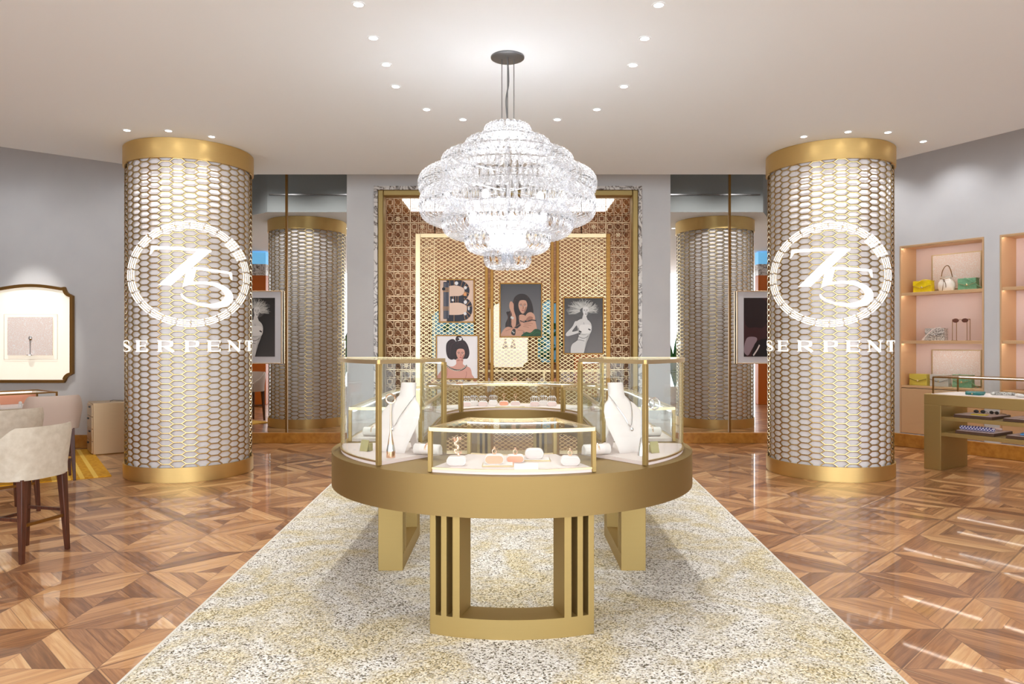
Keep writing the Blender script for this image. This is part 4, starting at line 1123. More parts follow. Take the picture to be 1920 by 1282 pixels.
def hoop_mesh(hz, hr):
    """a glass link: tall loop lying in a plane through the chandelier's axis; local x points outward"""
    nseg, m_ = 44, 6; vs = []; fs = []
    for i in range(nseg):
        a = 2*PI*i/nseg; ca, sa = math.cos(a), math.sin(a)
        cx_, cz_ = hr*math.copysign(abs(ca)**.85, ca), hz*math.copysign(abs(sa)**.85, sa); rr = .0125*(1+.13*(1 if i % 2 else -1))
        for j in range(m_):
            b = 2*PI*j/m_+a*1.5; vs.append((cx_+rr*math.cos(b)*ca, rr*1.15*math.sin(b), cz_+rr*math.cos(b)*sa))
    for i in range(nseg):
        for j in range(m_): fs.append((i*m_+j, i*m_+(j+1) % m_, ((i+1) % nseg)*m_+(j+1) % m_, ((i+1) % nseg)*m_+j))
    return vs, fs
hoops = []
for ti, (zt, zb, Rr, wd, n) in enumerate(tiers):
    hz, hr = (zt-zb)/2, wd/2; vs, fs = hoop_mesh(hz-.008, hr-.008)
    rg = MB()
    rg.tube([((Rr-hr)*math.cos(2*PI*k/40), (Rr-hr)*math.sin(2*PI*k/40), zt-.004) for k in range(40)], .005, 6, closed=True)
    for k in range(4): a = PI/4+k*PI/2; rg.tube([(0,0,zt-.004), ((Rr-hr)*math.cos(a), (Rr-hr)*math.sin(a), zt-.004)], .004, 5)
    obj('tier_ring', rg, 'chrome', ch)
    for k in range(n):
        a = 2*PI*(k+.5*(ti % 2))/n; hoops.append((ti, a, (Rr-hr)*1.0, (zt+zb)/2, vs, fs, n))
hoops_sorted = sorted(hoops, key=lambda h: (-(h[2]+.12)*(1-math.sin(h[1])) if h[0] in (3, 4, 5) else 0))
near = hoops_sorted[:100]; nearset = set(id(h) for h in near)
shared = {}
for h in near:
    ti, a, rr, z, vs, fs, n = h
    if ti not in shared:
        o = obj('crystal_link', MB().add(vs, fs, 0, True), 'crystal', ch); shared[ti] = o.data
    else:
        o = bpy.data.objects.new('crystal_link', shared[ti]); COL.objects.link(o); o.parent = ch
    o.location = (rr*math.cos(a), rr*math.sin(a), z); o.rotation_euler = (0, 0, a+R(6))
rest = MB()
for h in hoops:
    if id(h) in nearset: continue
    ti, a, rr, z, vs, fs, n = h
    rest.add(vs, fs, 0, True, T=Matrix.Translation((rr*math.cos(a), rr*math.sin(a), z)) @ Matrix.Rotation(a+R(6), 4, 'Z'))
o = obj('crystal_link', rest, 'crystal', ch); o['kind'] = 'stuff'
for k in range(8):
    a = 2*PI*k/8+.2; r_, z_ = ((.30, 2.66) if k % 2 else (.16, 2.5))
    obj('bulb', MB().ball((r_*math.cos(a), r_*math.sin(a), z_), (.028,.028,.045), 10), 'bulb', ch)
for k, (z_, p_) in enumerate(((3.10, .34), (2.62, .33), (2.40, .25))):
    point_light('chandelier_lamp', (0, 0, z_), CHAND_W*p_, .10, (1, .975, .94), ch)

# ---------------- recessed ceiling lights ----------------
dl = [(672,8,'left row, nearest the camera'),(700,71,'left row, second from the camera'),(724,121,'left row, third from the camera'),(742,162,'left row, fourth from the camera'),
 (800,205,'curve behind the chandelier, far left'),(868,224,'curve behind the chandelier, left of the rods'),(955,230,'curve behind the chandelier, right behind the rods'),(1045,224,'curve behind the chandelier, right of the rods'),(1119,205,'curve behind the chandelier, far right'),
 (1235,9,'right row, nearest the camera'),(1209,72,'right row, second from the camera'),(1187,122,'right row, third from the camera'),(1170,162,'right row, fourth from the camera'),
 (238,244,'above the left column, leftmost of three'),(316,245,'above the left column, middle of three'),(397,256,'above the left column, rightmost of three'),
 (1507,256,'above the right column, leftmost of three'),(1590,247,'above the right column, middle of three'),(1665,248,'above the right column, rightmost of three'),(1731,265,'beside the shelf wall, right of the right column')]
def downlight(x, y, label, power, size=95):
    t = thing('downlight', 'round ceiling downlight, '+label, 'ceiling light', (x, y, CZ))
    obj('trim_ring', MB().lathe([(.032,-.001),(.032,-.004),(.046,-.004),(.048,-.0005)], 24), 'ceiling', t)
    obj('lamp_disc', MB().cyl((0,0,-.0025), .032, .002, 20), 'lamp', t)
    spot_light('downlight_beam', (0,0,-.02), power, size, .7, (1,.99,.955), t, radius=.04)
for px, py_, lb in dl:
    d = (CZ-1.55)*F/(641-py_); d = min(d, 9.3)
    downlight((px-960)*d/F, d, lb, SPOT_W)
# unseen downlights added behind the camera and at the sides to light the room
dn = ['just in front of the frame','on the near rug edge','above the camera'] 
for k, (x, y) in enumerate(((-1.1,3.2),(1.1,3.2),(-1.1,1.6),(1.1,1.6),(-1.1,0),(1.1,0),(-4.2,4.5),(4.2,4.5),(-4.2,1.5),(4.2,1.5),(-6.8,5.2),(6.6,3.4),(-7.2,2.5),(7.4,.8),(-6.2,6.4))):
    where = ('over the front rug edge, inner row','over the front rug edge, inner row','in front of the camera, inner row','in front of the camera, inner row','above the camera, inner row','above the camera, inner row','outer row, level with the table front','outer row, level with the table front','outer row, level with the rug front','outer row, level with the rug front','beyond the bar stools','near the end of the shelf wall','in the near corner','in the near corner','over the glass topped desk')[k]
    side = 'left' if x < 0 else 'right'
    t = downlight(x, y, 'unseen, %s side, %s' % (side, where), SPOT_W)
# wall washers
for tt, pw in ((-.0, 55), (1.0, 55), (2.2, 55), (3.6, 55)):
    p = O+U*tt-Nn*.55; spot_light('wall_washer_beam', (p.x, p.y, 4.45), pw, 110, .9, (.98,.98,1), None)

# ---------------- bar stools ----------------
def stool(label, x, y, face, z=0, fab='stoolfab'):
    """face: heading of the sitter, angle from +Y turning towards -X"""
    t = thing('bar_stool', label, 'stool', (x, y, z), face)
    s, b = .60, .52
    # seat cushion
    p = spline([(-.21,.21),(-.225,0),(-.20,-.19),(0,-.22),(.20,-.19),(.225,0),(.21,.21),(0,.24)], 4)
    obj('seat', MB().prism(p, .585, .725), fab, t, bevel=.03)
    # wrapped shell: back at local -Y
    n, m_ = 28, 6; vs = []; fs = []
    A = R(100); sg = lambda v, p: math.copysign(abs(v)**p, v)
    def top(u): e = abs(u); return .950-(.0 if e < .5 else ((e-.5)/.5)**1.3*.20)
    for i in range(n+1):
        u = -1+2*i/n; a = u*A
        for sd in (0, 1):
            for j in range(m_+1):
                v = j/m_; z0 = .575; zt = top(u); zz = z0+(zt-z0)*v; fl = .92+.15*v; r = (.275 if sd else .235)
                if j == m_ and True: r = .262 if sd else .248
                vs.append((sg(math.sin(a), .72)*r*fl, -sg(math.cos(a), .72)*r*fl*.95+.015, zz))
    W = 2*(m_+1)
    for i in range(n):
        for j in range(m_):
            fs.append((i*W+j, i*W+j+1, (i+1)*W+j+1, (i+1)*W+j)); q = m_+1; fs.append((i*W+q+j, (i+1)*W+q+j, (i+1)*W+q+j+1, i*W+q+j+1))
        fs.append((i*W+m_, i*W+W-1, (i+1)*W+W-1, (i+1)*W+m_)); fs.append((i*W, (i+1)*W, (i+1)*W+m_+1, i*W+m_+1))
    for i in (0, n):
        for j in range(m_): fs.append((i*W+j, i*W+j+1, i*W+m_+2+j, i*W+m_+1+j))
    obj('backrest', MB().add(vs, fs, 0, True), fab, t)
    for sx in (-1, 1):
        for sy in (-1, 1):
            mb = MB(); tp = Vector((sx*.165, sy*.165, .585)); bt = Vector((sx*.19, sy*.19, 0)); vs = []
            for c_, h_ in ((bt, .014), (tp, .026)):
                for qx, qy in ((-1,-1),(1,-1),(1,1),(-1,1)): vs.append((c_.x+qx*h_, c_.y+qy*h_, c_.z))
            mb.add(vs, [(3,2,1,0),(4,5,6,7),(0,1,5,4),(1,2,6,5),(2,3,7,6),(3,0,4,7)]); obj('leg', mb, 'walnut', t, bevel=.003)
    for k, (a, b_) in enumerate((((-1,-1),(1,-1)),((-1,1),(1,1)),((-1,-1),(-1,1)),((1,-1),(1,1)))):
        h_ = .26 if k < 2 else .30; f_ = .178
        obj('stretcher', MB().bar((a[0]*f_, a[1]*f_, h_), (b_[0]*f_, b_[1]*f_, h_), .016, .022), 'walnut' if k else 'bronze', t)
    return t
stool('beige fabric bar stool nearest the camera, at the left edge of the room', -3.56, 5.27, R(90-14))
stool('beige fabric bar stool cut by the left picture edge, behind the nearest stool', -4.60, 6.55, R(60))
stool('smooth taupe leather bar stool seen from behind, by the glass-topped desk', -5.13, 8.06, R(38), .012, 'taupe')

# ---------------- desk with glass case, left ----------------
DR = R(51); da = Vector((math.cos(DR), math.sin(DR))); db = Vector((-math.sin(DR), math.cos(DR)))
dq = Vector((-5.30, 8.58))-da*1.35+db*.375; DC = (dq.x, dq.y, .012)
t = thing('display_desk', 'long brass desk with a leather top in front of the left wall', 'desk', DC, DR)
obj('desk_top', MB().box((0,0,.745), (2.7,.75,.05)), 'brass', t, bevel=.004)
for s in (-1, 1): obj('leg', MB().box((s*1.25,0,.36), (.12,.6,.72)), 'brass', t, bevel=.004)
obj('modesty_panel', MB().box((0,.2,.45), (2.38,.03,.5)), 'bronze', t)
t = thing('glass_showcase', 'flat glass case with coral lined top on the desk by the left wall', 'display case', (DC[0], DC[1], .783), DR)
fr = MB()
for s in (-1, 1):
    fr.box((0, s*.32, .172), (2.56,.018,.016)); fr.box((s*1.271, 0, .172), (.018,.622,.016))
    for q in (-1, 1): fr.box((s*1.271, q*.32, .082), (.018,.018,.162))
obj('rail_frame', fr, 'bronze', t); obj('lining', MB().box((0,0,.006), (2.5,.6,.01)), 'deck', t)
obj('back_lining', MB().box((0,.30,.09), (2.5,.012,.15)), 'coral', t)
obj('glass', MB().box((0,0,.171), (2.52,.62,.004)).box((0,-.322,.085), (2.5,.004,.15)), 'glass', t)
obj('light_strip', MB().box((0,.28,.158), (2.4,.012,.010)), 'led', t)
for k, x in enumerate((.72, .95, .5)):
    q_ = dq+da*x+db*(-.2+.05*k)
    ring = MB().ball((0,0,.045), (.022,.012,.02), 10).cyl((0,0,0), .02, .03, 12)
    o = obj('ring_stand', ring, 'whitepad', loc=(q_.x, q_.y, .795)); tag(o, 'small white ring stand in the flat desk case, %s' % ('middle', 'right', 'left')[k], 'jewelry stand')

# brass drawer box
t = thing('drawer_box', 'brass drawer cabinet with dark handles, standing by the left wall', 'cabinet', (-5.72, 9.86, 0), math.atan2(.60, .80))
bx = MB().box((.225, .25, .36), (.45, .50, .70)); obj('body', bx, 'champagne', t, bevel=.004)
obj('foot_plinth', MB().box((.225,.25,.006), (.43,.48,.012)), 'bronze', t)
for k in range(4):
    d_ = obj('drawer', MB().box((-.008, .25, .105+k*.168), (.016, .47, .158)), 'champagne', t, bevel=.002)
    obj('handle', MB().box((-.024, .18 if k % 2 else .32, .15+k*.168), (.018,.08,.02)), 'black', d_)
o = obj('bag_on_box', MB().tube([(-.08,0,.0045),(-.03,0,.02),(.05,.02,.012),(.10,.03,.0045)], .004, 6), 'black', loc=(-5.6, 10.2, .71)); o.name = 'folded_strap'; tag(o, 'dark folded strap lying on top of the brass drawer cabinet', 'strap')

# vitrine on the left wall
t = thing('wall_vitrine', 'lit cream wall vitrine with notched brass frame, left of the honeycomb column', 'vitrine', (-7.04, 10.595, 1.655))
vp = notched(1.20, 1.36, .05, .11)
obj('back_panel', prismY(MB(), vp, -.02, 0), 'cream_lit', t)
fr = MB(); npt = len(vp); outl, inl = inset_loop(vp, -.022), inset_loop(vp, .022)
for k in range(npt):
    a, b, c_, d_ = outl[k], outl[(k+1) % npt], inl[(k+1) % npt], inl[k]
    for q in ((a, b, c_, d_),): fr.add([(p[0], y_, p[1]) for y_ in (-.05, 0) for p in q], [(0,1,2,3),(7,6,5,4),(0,4,5,1),(2,6,7,3)])
obj('frame', fr, 'bronze', t)
obj('pattern_panel', MB().box((0, -.045, -.02), (.66,.012,.56)), 'scales', t)
ob = MB()
for s in (-1, 1): ob.box((s*.39, -.034, -.03), (.006,.004,.66)); ob.box((0, -.034, -.03+s*.33), (.786,.004,.006))
obj('outline', ob, 'whitepad', t)
o = obj('pendant_stand', MB().ball((0,0,.25), (.028,.016,.035), 10).tube([(0,0,.01),(0,0,.22)], .006, 6).cyl((0,0,0), .05, .01, 16), 'silver', loc=(-7.03, 10.535, 1.355)); tag(o, 'tiny silver pendant stand in the lit wall vitrine', 'jewelry stand')

tgt = Vector((-7.04, 10.6, 1.6))-Vector((-6.9, 8.9, 4.42)); spot_light('vitrine_fill_beam', (-6.9, 8.9, 4.42), 260, 28, .6, (1,.97,.92), None, tgt.to_track_quat('-Z', 'Y').to_euler())  # added unseen spot that brightens the vitrine panel

# ---------------- shelf niches in the right wall ----------------
rzR = math.atan2(U.y, U.x)
def wp(t_, n_, z): p = O+U*t_+Nn*n_; return (p.x, p.y, z)
SH = (2.28, 1.57, .905)
NIW = n0b-n0a
def niche(label, ta):
    t = thing('shelving_unit', label, 'shelving', wp(ta, 0, 0), rzR)
    w_ = NIW-.004; dpt = .42; e = .02
    for a in (.002+e/2, .002+w_-e/2): obj('side_panel', MB().box((a, dpt/2-.006, (NB+NTz)/2), (e, dpt, NTz-NB-.004)), 'niche_panel', t)
    obj('top_panel', MB().box((.002+w_/2, dpt/2-.006, NTz-.012), (w_-2*e, dpt, .02)), 'niche_panel', t)
    obj('back_panel', MB().box((.002+w_/2, dpt+.004, (NB+NTz)/2), (w_-2*e, .016, NTz-NB-.03)), 'niche_back', t)
    for z in SH:
        sh = obj('shelf', MB().box((.002+w_/2, dpt/2-.002, z-.015), (w_-2*e-.002, dpt-.01, .03)), 'niche_panel', t, bevel=.002)
    for z in (NTz-.022,)+SH[:2]:
        zz = z if z > 2.5 else z-.03
        obj('light_strip', MB().box((.002+w_/2, .05, zz-.003), (w_-.06, .012, .004)), 'led_soft', t)
    for z in (NTz-.022, SH[0]-.03, SH[1]-.03): obj('shelf_lip', MB().box((.002+w_/2, .006, z-.007), (w_-2*e-.004, .008, .014)), 'niche_panel', t)
    obj('cabinet_door', MB().box((.002+w_/2, .006, (NB+SH[2]-.035)/2), (w_-2*e-.004, .02, SH[2]-.035-NB-.01)), 'niche_panel', t, bevel=.003)
    for z in (2.28+.30, .905+.27):
        pp = obj('picture_panel', MB().box((.002+w_*.52, dpt-.012, z), (.66, .012, .50)), 'scales', t)
        fr = MB()
        for s in (-1, 1): fr.box((.002+w_*.52+s*.337, dpt-.016, z), (.014, .016, .528)); fr.box((.002+w_*.52, dpt-.016, z+s*.257), (.66, .016, .014))
        obj('panel_frame', fr, 'gold', pp)
    return t
niche('blush-backed brass wall shelves beside the right honeycomb column', n0a)
niche('blush-backed brass wall shelves cut by the right picture edge', n1a)

def bag(label, t_, n_, z, col, w_=.25, h_=.17, d_=.10, strap=0, rz=0, clasp='gold', loc=None):
    m_ = M[col] if col in M else None
    t = thing('handbag', label, 'handbag', loc or wp(t_, n_, z), rzR+rz if loc is None else rz)
    n = 10
    def shell(y0, y1, z0, z1, wt, wb, th=0):
        vs = []
        for y in (y0, y1):
            k = 1 if y == y0 else .96
            vs += [(-wb/2*k, y, z0), (wb/2*k, y, z0), (wt/2*k, y, z1), (-wt/2*k, y, z1)]
        return MB().add(vs, [(0,1,2,3),(7,6,5,4),(0,4,5,1),(1,5,6,2),(2,6,7,3),(3,7,4,0)])
    bo = shell(-d_/2, d_/2, .003, h_*.96, w_*.94, w_)
    for s in (-1, 1): bo.box((s*w_*.38, 0, .0015), (.02,.02,.003))
    obj('body', bo, col, t, bevel=.02)
    # flap: wraps the top, comes down to a point on the front
    pts = [(-w_*.48, h_), (w_*.48, h_), (w_*.485, h_*.62), (w_*.12, h_*.42), (0, h_*.37), (-w_*.12, h_*.42), (-w_*.485, h_*.62)]
    fl = MB(); prismY(fl, pts, -d_/2-.012, -d_/2-.004); fl.box((0, -.002, h_*.985), (w_*.96, d_+.014, .008)); obj('flap', fl, col, t, bevel=.002)
    obj('piping', MB().tube([(p[0], -d_/2-.013, p[1]) for p in pts[2:]], .0028, 5), 'black' if col not in ('bag_yellow','bag_green') else clasp, t)
    obj('clasp', MB().ball((0, -d_/2-.016, h_*.44), (.013,.008,.016), 10), clasp, t)
    if strap == 1:
        obj('strap', MB().tube(spline([(-w_*.42,-.01,h_*.9),(-w_*.25,-d_/2-.02,h_*.80),(w_*.02,-d_/2-.02,h_*1.02),(w_*.18,-d_/2-.01,h_*1.08),(w_*.35,0,h_*1.02)], 6, closed=False), .0065, 6), col, t)
    if strap == 2:
        obj('strap', MB().tube(spline([(-w_*.2,-.02,h_*1.03),(0,-d_/2-.02,h_*.98),(w_*.25,-d_/2-.02,h_*.72),(w_*.6,-d_/2,h_*.3),(w_*.78,-.02,.007)], 6, closed=False), .006, 6), col, t)
    if strap == 3:
        obj('strap', MB().tube(spline([(-w_*.5,0,h_*.2),(-w_*.6,-d_/2-.02,.01),(-w_*.35,-d_/2-.03,h_*.45),(0,-d_/2-.024,h_*.95),(w_*.2,0,h_*1.06)], 6, closed=False), .009, 6), 'whitepad', t)
    return t
M['bag_yellow'] = pmat('yellow_leather', rgb(238,214,20), .35, noise=rgb(222,196,10), scale=40)
M['bag_green'] = pmat('mint_green_leather', rgb(128,182,146), .35, noise=rgb(104,160,126), scale=40)
M['bag_cream'] = pmat('cream_leather', rgb(238,230,220), .4)
M['bag_teal'] = pmat('teal_leather', rgb(18,112,112), .4)
M['bag_dull'] = pmat('olive_yellow_leather', rgb(212,196,84), .45)
M['bag_grey'] = pmat('pale_grey_leather', rgb(200,200,196), .45)
nn = .20
bag('bright yellow flap handbag at the left of the top shelf', .42, nn, SH[0], 'bag_yellow', strap=1, w_=.27)
bag('mint green flap handbag at the right of the top shelf with a long strap', 1.04, nn, SH[0], 'bag_green', strap=2, w_=.25, h_=.165)
bag('grey snakeskin flap handbag with white strap on the middle shelf', .60, nn, SH[1], 'snakeskin', strap=3, w_=.28, h_=.18, clasp='silver')
bag('dull yellow flap handbag at the left of the bottom shelf', .36, nn, SH[2], 'bag_dull', w_=.26)
bag('pale grey flap handbag in the middle of the bottom shelf', .66, nn, SH[2], 'bag_grey', w_=.26)
bag('grey green flap handbag at the right of the bottom shelf', .97, nn, SH[2], 'bag_green', strap=2, w_=.26, h_=.18)
bag('yellow flap handbag on the middle shelf of the right-hand niche', 1.96, nn, SH[1], 'bag_yellow', w_=.24, h_=.22)
bag('yellow flap handbag on the bottom shelf of the right-hand niche', 1.90, nn, SH[2], 'bag_yellow', w_=.30, h_=.20)
# drawstring bucket bag
def bucket(label, t_, z, col, k=1.0):
    t = thing('bucket_bag', label, 'handbag', wp(t_, nn, z), rzR)
    prof = [(.001,0),(.085,0),(.10,.02),(.112,.07),(.104,.12),(.080,.155),(.062,.175),(.070,.195),(.078,.205),(.070,.20),(.05,.17),(.001,.165)]
    vs = []; n = 28; mb = MB(); prof = [(r*k, z_*k) for r, z_ in prof]
    for r, z_ in prof:
        for j in range(n): a = 2*PI*j/n; q = 1+(.07*math.sin(a*7)*(z_/(.2*k)) if z_ > .1*k else 0); vs.append((r*q*math.cos(a), r*q*.72*math.sin(a), z_))
    fs = [(i*n+j, i*n+(j+1) % n, (i+1)*n+(j+1) % n, (i+1)*n+j) for i in range(len(prof)-1) for j in range(n)]
    obj('body', mb.add(vs, fs, 0, True), col, t)
    obj('handle', MB().tube(spline([(-.07*k,0,.19*k),(-.05*k,-.01,.28*k),(-.01*k,-.01,.345*k),(.03*k,-.01,.345*k),(.055*k,0,.28*k),(.075*k,0,.19*k)], 6, closed=False), .006, 6), 'bronze' if col == 'bag_cream' else col, t)
    obj('drawstring', MB().tube(spline([(-.06*k,-.05*k,.175*k),(0,-.065*k,.165*k),(.06*k,-.05*k,.175*k)], 5, closed=False), .004, 5).tube([(0,-.07*k,.165*k),(-.012,-.085*k,.02),(-.012,-.088*k,.0)], .0035, 5).tube([(0,-.07*k,.165*k),(.03,-.082*k,.10),(.035,-.085*k,.05)], .0035, 5), 'bronze', t)
    obj('charm', MB().ball((0,-.078*k,.15*k), (.012,.007,.014), 8), 'silver', t)
bucket('cream drawstring bucket bag standing between the yellow and green handbags', .74, SH[0], 'bag_cream', 1.05)
bucket('brown bucket bag on the top shelf of the right-hand niche', 1.93, SH[0], pmat('mauve_leather', rgb(150,108,92), .45), .95)
# sunglasses on a thin stand
t = thing('sunglasses_stand', 'thin bronze wire stand beside the snakeskin handbag', 'stand', wp(.93, nn, SH[1]), rzR)
for x in (-.11, -.055, .085, .125): obj('upright', MB().bar((x,0,.003),(x,0,.30),.006,.006), 'bronze', t)
obj('base', MB().box((-.082,0,.002), (.07,.05,.004)).box((.105,0,.002), (.06,.05,.004)), 'bronze', t)
obj('crossbar', MB().bar((-.113,0,.302),(-.052,0,.302),.006,.006).bar((.082,0,.302),(.128,0,.302),.006,.006), 'bronze', t)
q = wp(.93, nn-.012, SH[1]+.285)
t = thing('sunglasses', 'brown sunglasses resting on the wire stand on the middle shelf', 'sunglasses', q, rzR)
for s in (-1, 1):
    obj('lens', MB().ball((s*.062+.005, -.008, 0), (.045,.004,.030), 14), 'lens', t)
    obj('temple', MB().tube([(s*.108+.005,-.006,.012),(s*.108+.005,.03,.012)], .003, 5), 'bronze', t)
obj('bridge', MB().tube([(-.02,-.008,.01),(.005,-.012,.016),(.03,-.008,.01)], .003, 5), 'bronze', t)

# ---------------- display table by the right wall ----------------
tt = thing('display_table', 'rectangular brass display table with open shelves in front of the shelf wall', 'display table', (5.06, 8.87, 0), rzR)
TL, TD, TH_ = 2.6, .64, .915
obj('table_frame', MB().box((TL/2, TD/2, TH_-.065), (TL, TD, .13)), 'brass', tt, bevel=.004)
obj('leg', MB().box((.10, TD/2, (TH_-.13)/2), (.20, TD, TH_-.13)), 'brass', tt, bevel=.003)
obj('leg', MB().box((TL-.10, TD/2, (TH_-.13)/2), (.20, TD, TH_-.13)), 'brass', tt, bevel=.003)
for z in (.63, .44): obj('shelf', MB().box((TL/2, TD/2, z), (TL-.40, TD-.02, .045)), 'brass', tt, bevel=.002)
for z in (.779, .603): obj('light_strip', MB().box((TL/2, .34, z), (TL-.45, .012, .008)), 'led', tt)
obj('deck', MB().box((TL/2+.03, TD/2, TH_+.004), (TL-.10, TD-.03, .008)), 'deck', tt)
def tp(t_, n_, z): p = Vector((5.06, 8.87, 0))+U*t_+Nn*n_; return (p.x, p.y, z)
gz = TH_+.008
t = thing('glass_showcase', 'flat glass case on the rectangular brass table at the right', 'display case', tp(.10, .02, gz), rzR)
fr = MB(); gl, gd, gh = TL-.12, TD-.05, .20
for s in (0, 1):
    fr.box((gl/2, s*gd, gh), (gl, .016, .016)); fr.box((s*gl, gd/2, gh), (.016, gd, .016))
    for q_ in (0, 1): fr.box((s*gl, q_*gd, gh/2), (.016,.016,gh-.002))
obj('rail_frame', fr, 'bronze', t); obj('glass', MB().box((gl/2, gd/2, gh+.004), (gl, gd, .004)).box((gl/2, 0, gh/2), (gl-.02, .004, gh-.02)).box((0, gd/2, gh/2), (.004, gd-.02, gh-.02)), 'glass', t)
obj('light_strip', MB().box((gl/2, gd-.03, gh-.012), (gl-.06, .014, .010)), 'led', t)
# wallets, scarf and clutch in the case
def wallet(label, t_, n_, w_, rz, z=gz):
    t = thing('wallet', label, 'wallet', tp(t_, n_, z), rzR+rz)
    obj('body', MB().box((0,0,.016), (w_,.10,.030)), 'bag_teal', t, bevel=.008); obj('clasp', MB().ball((0,-.054,.018), (.010,.006,.009), 8), 'gold', t)
wallet('dark teal wallet, left one in the right-hand flat case', .42, .36, .20, .35)
wallet('dark teal wallet, lying in front in the right-hand flat case', .50, .17, .17, -.1)
o = obj('patterned_scarf', MB().tube(spline([(-.12,0,.02),(-.05,.02,.022),(.03,-.01,.024),(.12,.01,.02)], 4, closed=False), [.012]+[.018]*11+[.012], 10), 'snakeskin', loc=tp(.72, .36, gz), rz=rzR+.3); tag(o, 'rolled patterned twilly beside the teal wallets', 'scarf')
bag('teal flap clutch with white patches lying in the right-hand flat case', 0, 0, 0, 'bag_teal', w_=.26, h_=.10, d_=.12, rz=rzR+.5, loc=tp(1.12, .33, gz+.028))
o = obj('display_block', MB().box((0,0,.014), (.30,.18,.027)), 'pinkpad', loc=tp(1.12, .33, gz), rz=rzR+.5); tag(o, 'flat pink block under the teal clutch', 'display block')
for k, (a, b_) in enumerate(((.93, .27), (.99, .20), (1.14, .16), (1.22, .14))):
    o = obj('white_charm', MB().ball((0,0,.022), (.035,.025,.022), 10), 'whitepad', loc=tp(a, b_-.04, gz), rz=rzR); tag(o, 'white rounded case in front of the teal clutch, %s' % ('first from the left','second from the left','third from the left','rightmost')[k], 'glasses case')
# trays on the open shelves
def shelf_tray(label, t_, z, w_=.42):
    t = thing('display_tray', label, 'tray', tp(t_, .30, z+.0235), rzR)
    obj('base', MB().box((0,0,.016), (w_,.46,.032)), 'tray_side', t, bevel=.002); obj('pad', MB().box((0,0,.034), (w_-.02,.44,.006)), 'pinkpad', t)
shelf_tray('dark-edged tray with sunglasses on the upper open shelf, left', .52, .63)
shelf_tray('dark-edged tray with sunglasses on the upper open shelf, right', 1.05, .63)
shelf_tray('dark-edged tray with a blue checked scarf on the lower open shelf, left', .54, .44)
shelf_tray('dark-edged tray with a blue cloth on the lower open shelf, right', 1.08, .44)
def glasses(label, t_, n_, z, rz=0):
    t = thing('sunglasses', label, 'sunglasses', tp(t_, n_, z), rzR+rz)
    for s in (-1, 1):
        obj('lens', MB().ball((s*.035,-.004,.022), (.028,.004,.020), 12), 'black', t); obj('temple', MB().tube([(s*.066,0,.026),(s*.060,.11,.005)], .003, 5), 'black', t)
    obj('bridge', MB().tube([(-.01,-.004,.028),(.01,-.004,.028)], .003, 5), 'bronze', t)
ztu, ztl = .63+.0235+.037, .44+.0235+.037
glasses('dark sunglasses at the back left of the upper left tray', .45, .40, ztu, .2); glasses('dark sunglasses at the back right of the upper left tray', .62, .38, ztu, -.3)
glasses('dark sunglasses on the upper right tray', 1.05, .34, ztu, .3)
o = obj('yellow_cloth', MB().box((0,0,.006), (.16,.12,.010)), 'bag_yellow', loc=tp(.55, .18, ztu), rz=rzR+.2, bevel=.003); tag(o, 'small bright yellow cloth on the upper left tray', 'cloth')
def checked():
    m, nt, b = newmat('blue_checked_silk'); c_ = nt.nodes.new('ShaderNodeTexChecker'); c_.inputs['Scale'].default_value = 60; c_.inputs[1].default_value = rgb(60,60,150); c_.inputs[2].default_value = rgb(235,232,245)
    tc = nt.nodes.new('ShaderNodeTexCoord'); nt.links.new(tc.outputs['Object'], c_.inputs[0]); nt.links.new(c_.outputs[0], b.inputs[0]); return m
M['checked'] = checked()
o = obj('rolled_scarf', MB().tube([(-.19,0,.028),(-.18,0,.028),(0,.004,.030),(.18,0,.028),(.19,0,.028)], [.015,.027,.029,.027,.015], 14), 'checked', loc=tp(.53, .16, ztl), rz=rzR); tag(o, 'rolled blue and white checked silk scarf on the lower left tray', 'scarf')
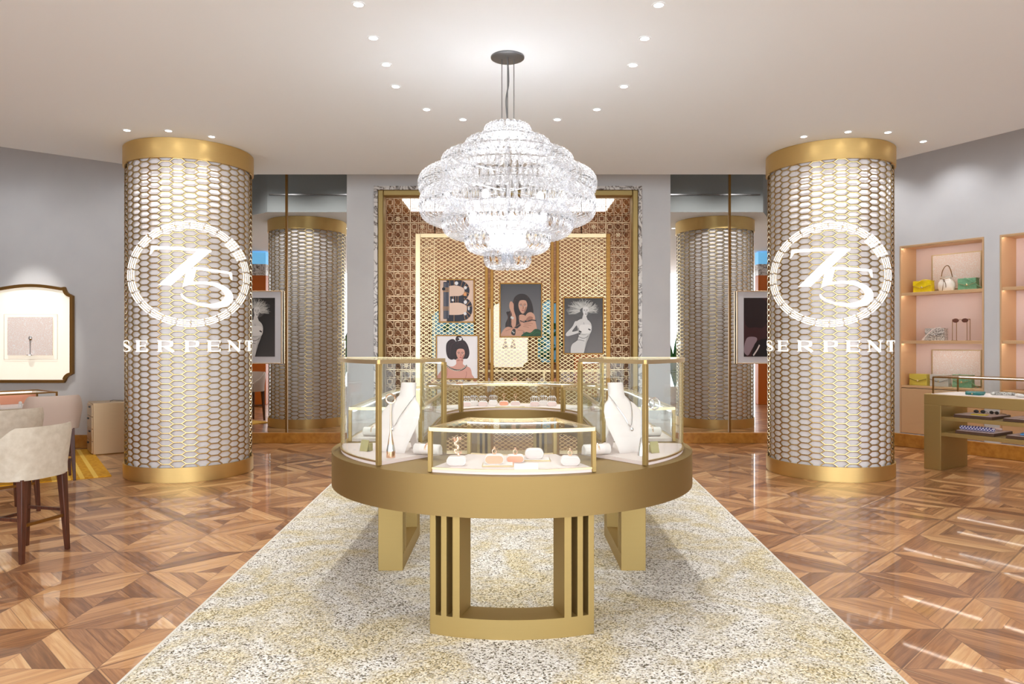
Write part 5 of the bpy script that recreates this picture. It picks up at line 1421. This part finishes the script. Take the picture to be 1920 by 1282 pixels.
for k in range(4):
    o = obj('rolled_tie', MB().tube([(.03*math.cos(a), .012+.03*math.sin(a)*.6, .022) for a in [2*PI*q_/16 for q_ in range(16)]], .014, 8, closed=True), 'pinkpad', loc=tp(.44+k*.075, .36, ztl), rz=rzR); tag(o, 'coiled pink tie behind the checked scarf, %s' % ('first from the left','second from the left','third from the left','rightmost')[k], 'tie')
o = obj('folded_cloth', MB().box((0,0,.012), (.22,.16,.022)), pmat('sky_silk', rgb(90,160,220), .5), loc=tp(1.08, .24, ztl), rz=rzR+.15, bevel=.006); tag(o, 'folded sky blue silk cloth on the lower right tray', 'scarf')

# ---------------- entrance side, seen only in the mirrors ----------------
for s, nm in ((-1, 'left'), (1, 'right')):
    t = thing('entrance_pylon', 'orange lacquered pylon at the %s of the entrance' % nm, 'pylon', (s*6.55, 4.2, 0))
    obj('orange_body', MB().box((0,0,1.6), (.9,.25,3.2)), 'orange', t, bevel=.01)
    obj('marble_band', MB().box((0,0,3.34), (.9,.25,.28)), 'marble', t); obj('blue_lightbox', MB().box((0,0,3.63), (.9,.25,.30)), 'bluebox', t)
def plant(label, x, y):
    t = thing('potted_plant', label, 'plant', (x, y, 0)); obj('pot', MB().lathe([(.001,0),(.15,0),(.2,.4),(.17,.4),(.001,.36)], 20), 'whitepad', t)
    r = random.Random(int(abs(x)*10)); mb = MB()
    for k in range(26):
        a = r.uniform(0, 2*PI); L = r.uniform(.9, 1.6); o1 = r.uniform(.25, .75)
        mid = (o1*.4*math.cos(a), o1*.4*math.sin(a), .4+L*.6); tip = (o1*math.cos(a), o1*math.sin(a), .4+L)
        c_ = spline([(0,0,.38), mid, tip], 4, closed=False); m_ = len(c_); nx_, ny_ = -math.sin(a), math.cos(a); vs = []
        for i, p in enumerate(c_): w_ = .075*math.sin(PI*min(.97, i/(m_-1)+.05)); vs += [(p[0]+nx_*w_, p[1]+ny_*w_, p[2]), (p[0]-nx_*w_, p[1]-ny_*w_, p[2])]
        mb.add(vs, [(2*i, 2*i+1, 2*i+3, 2*i+2) for i in range(m_-1)])
    obj('leaves', mb, pmat('plant_green', rgb(40,110,50), .4), t, solid=.004)
plant('leafy potted plant out of frame on the left, seen in the mirror', -4.40, 3.6)
plant('leafy potted plant out of frame on the right, seen in the mirror', 4.20, 3.6)
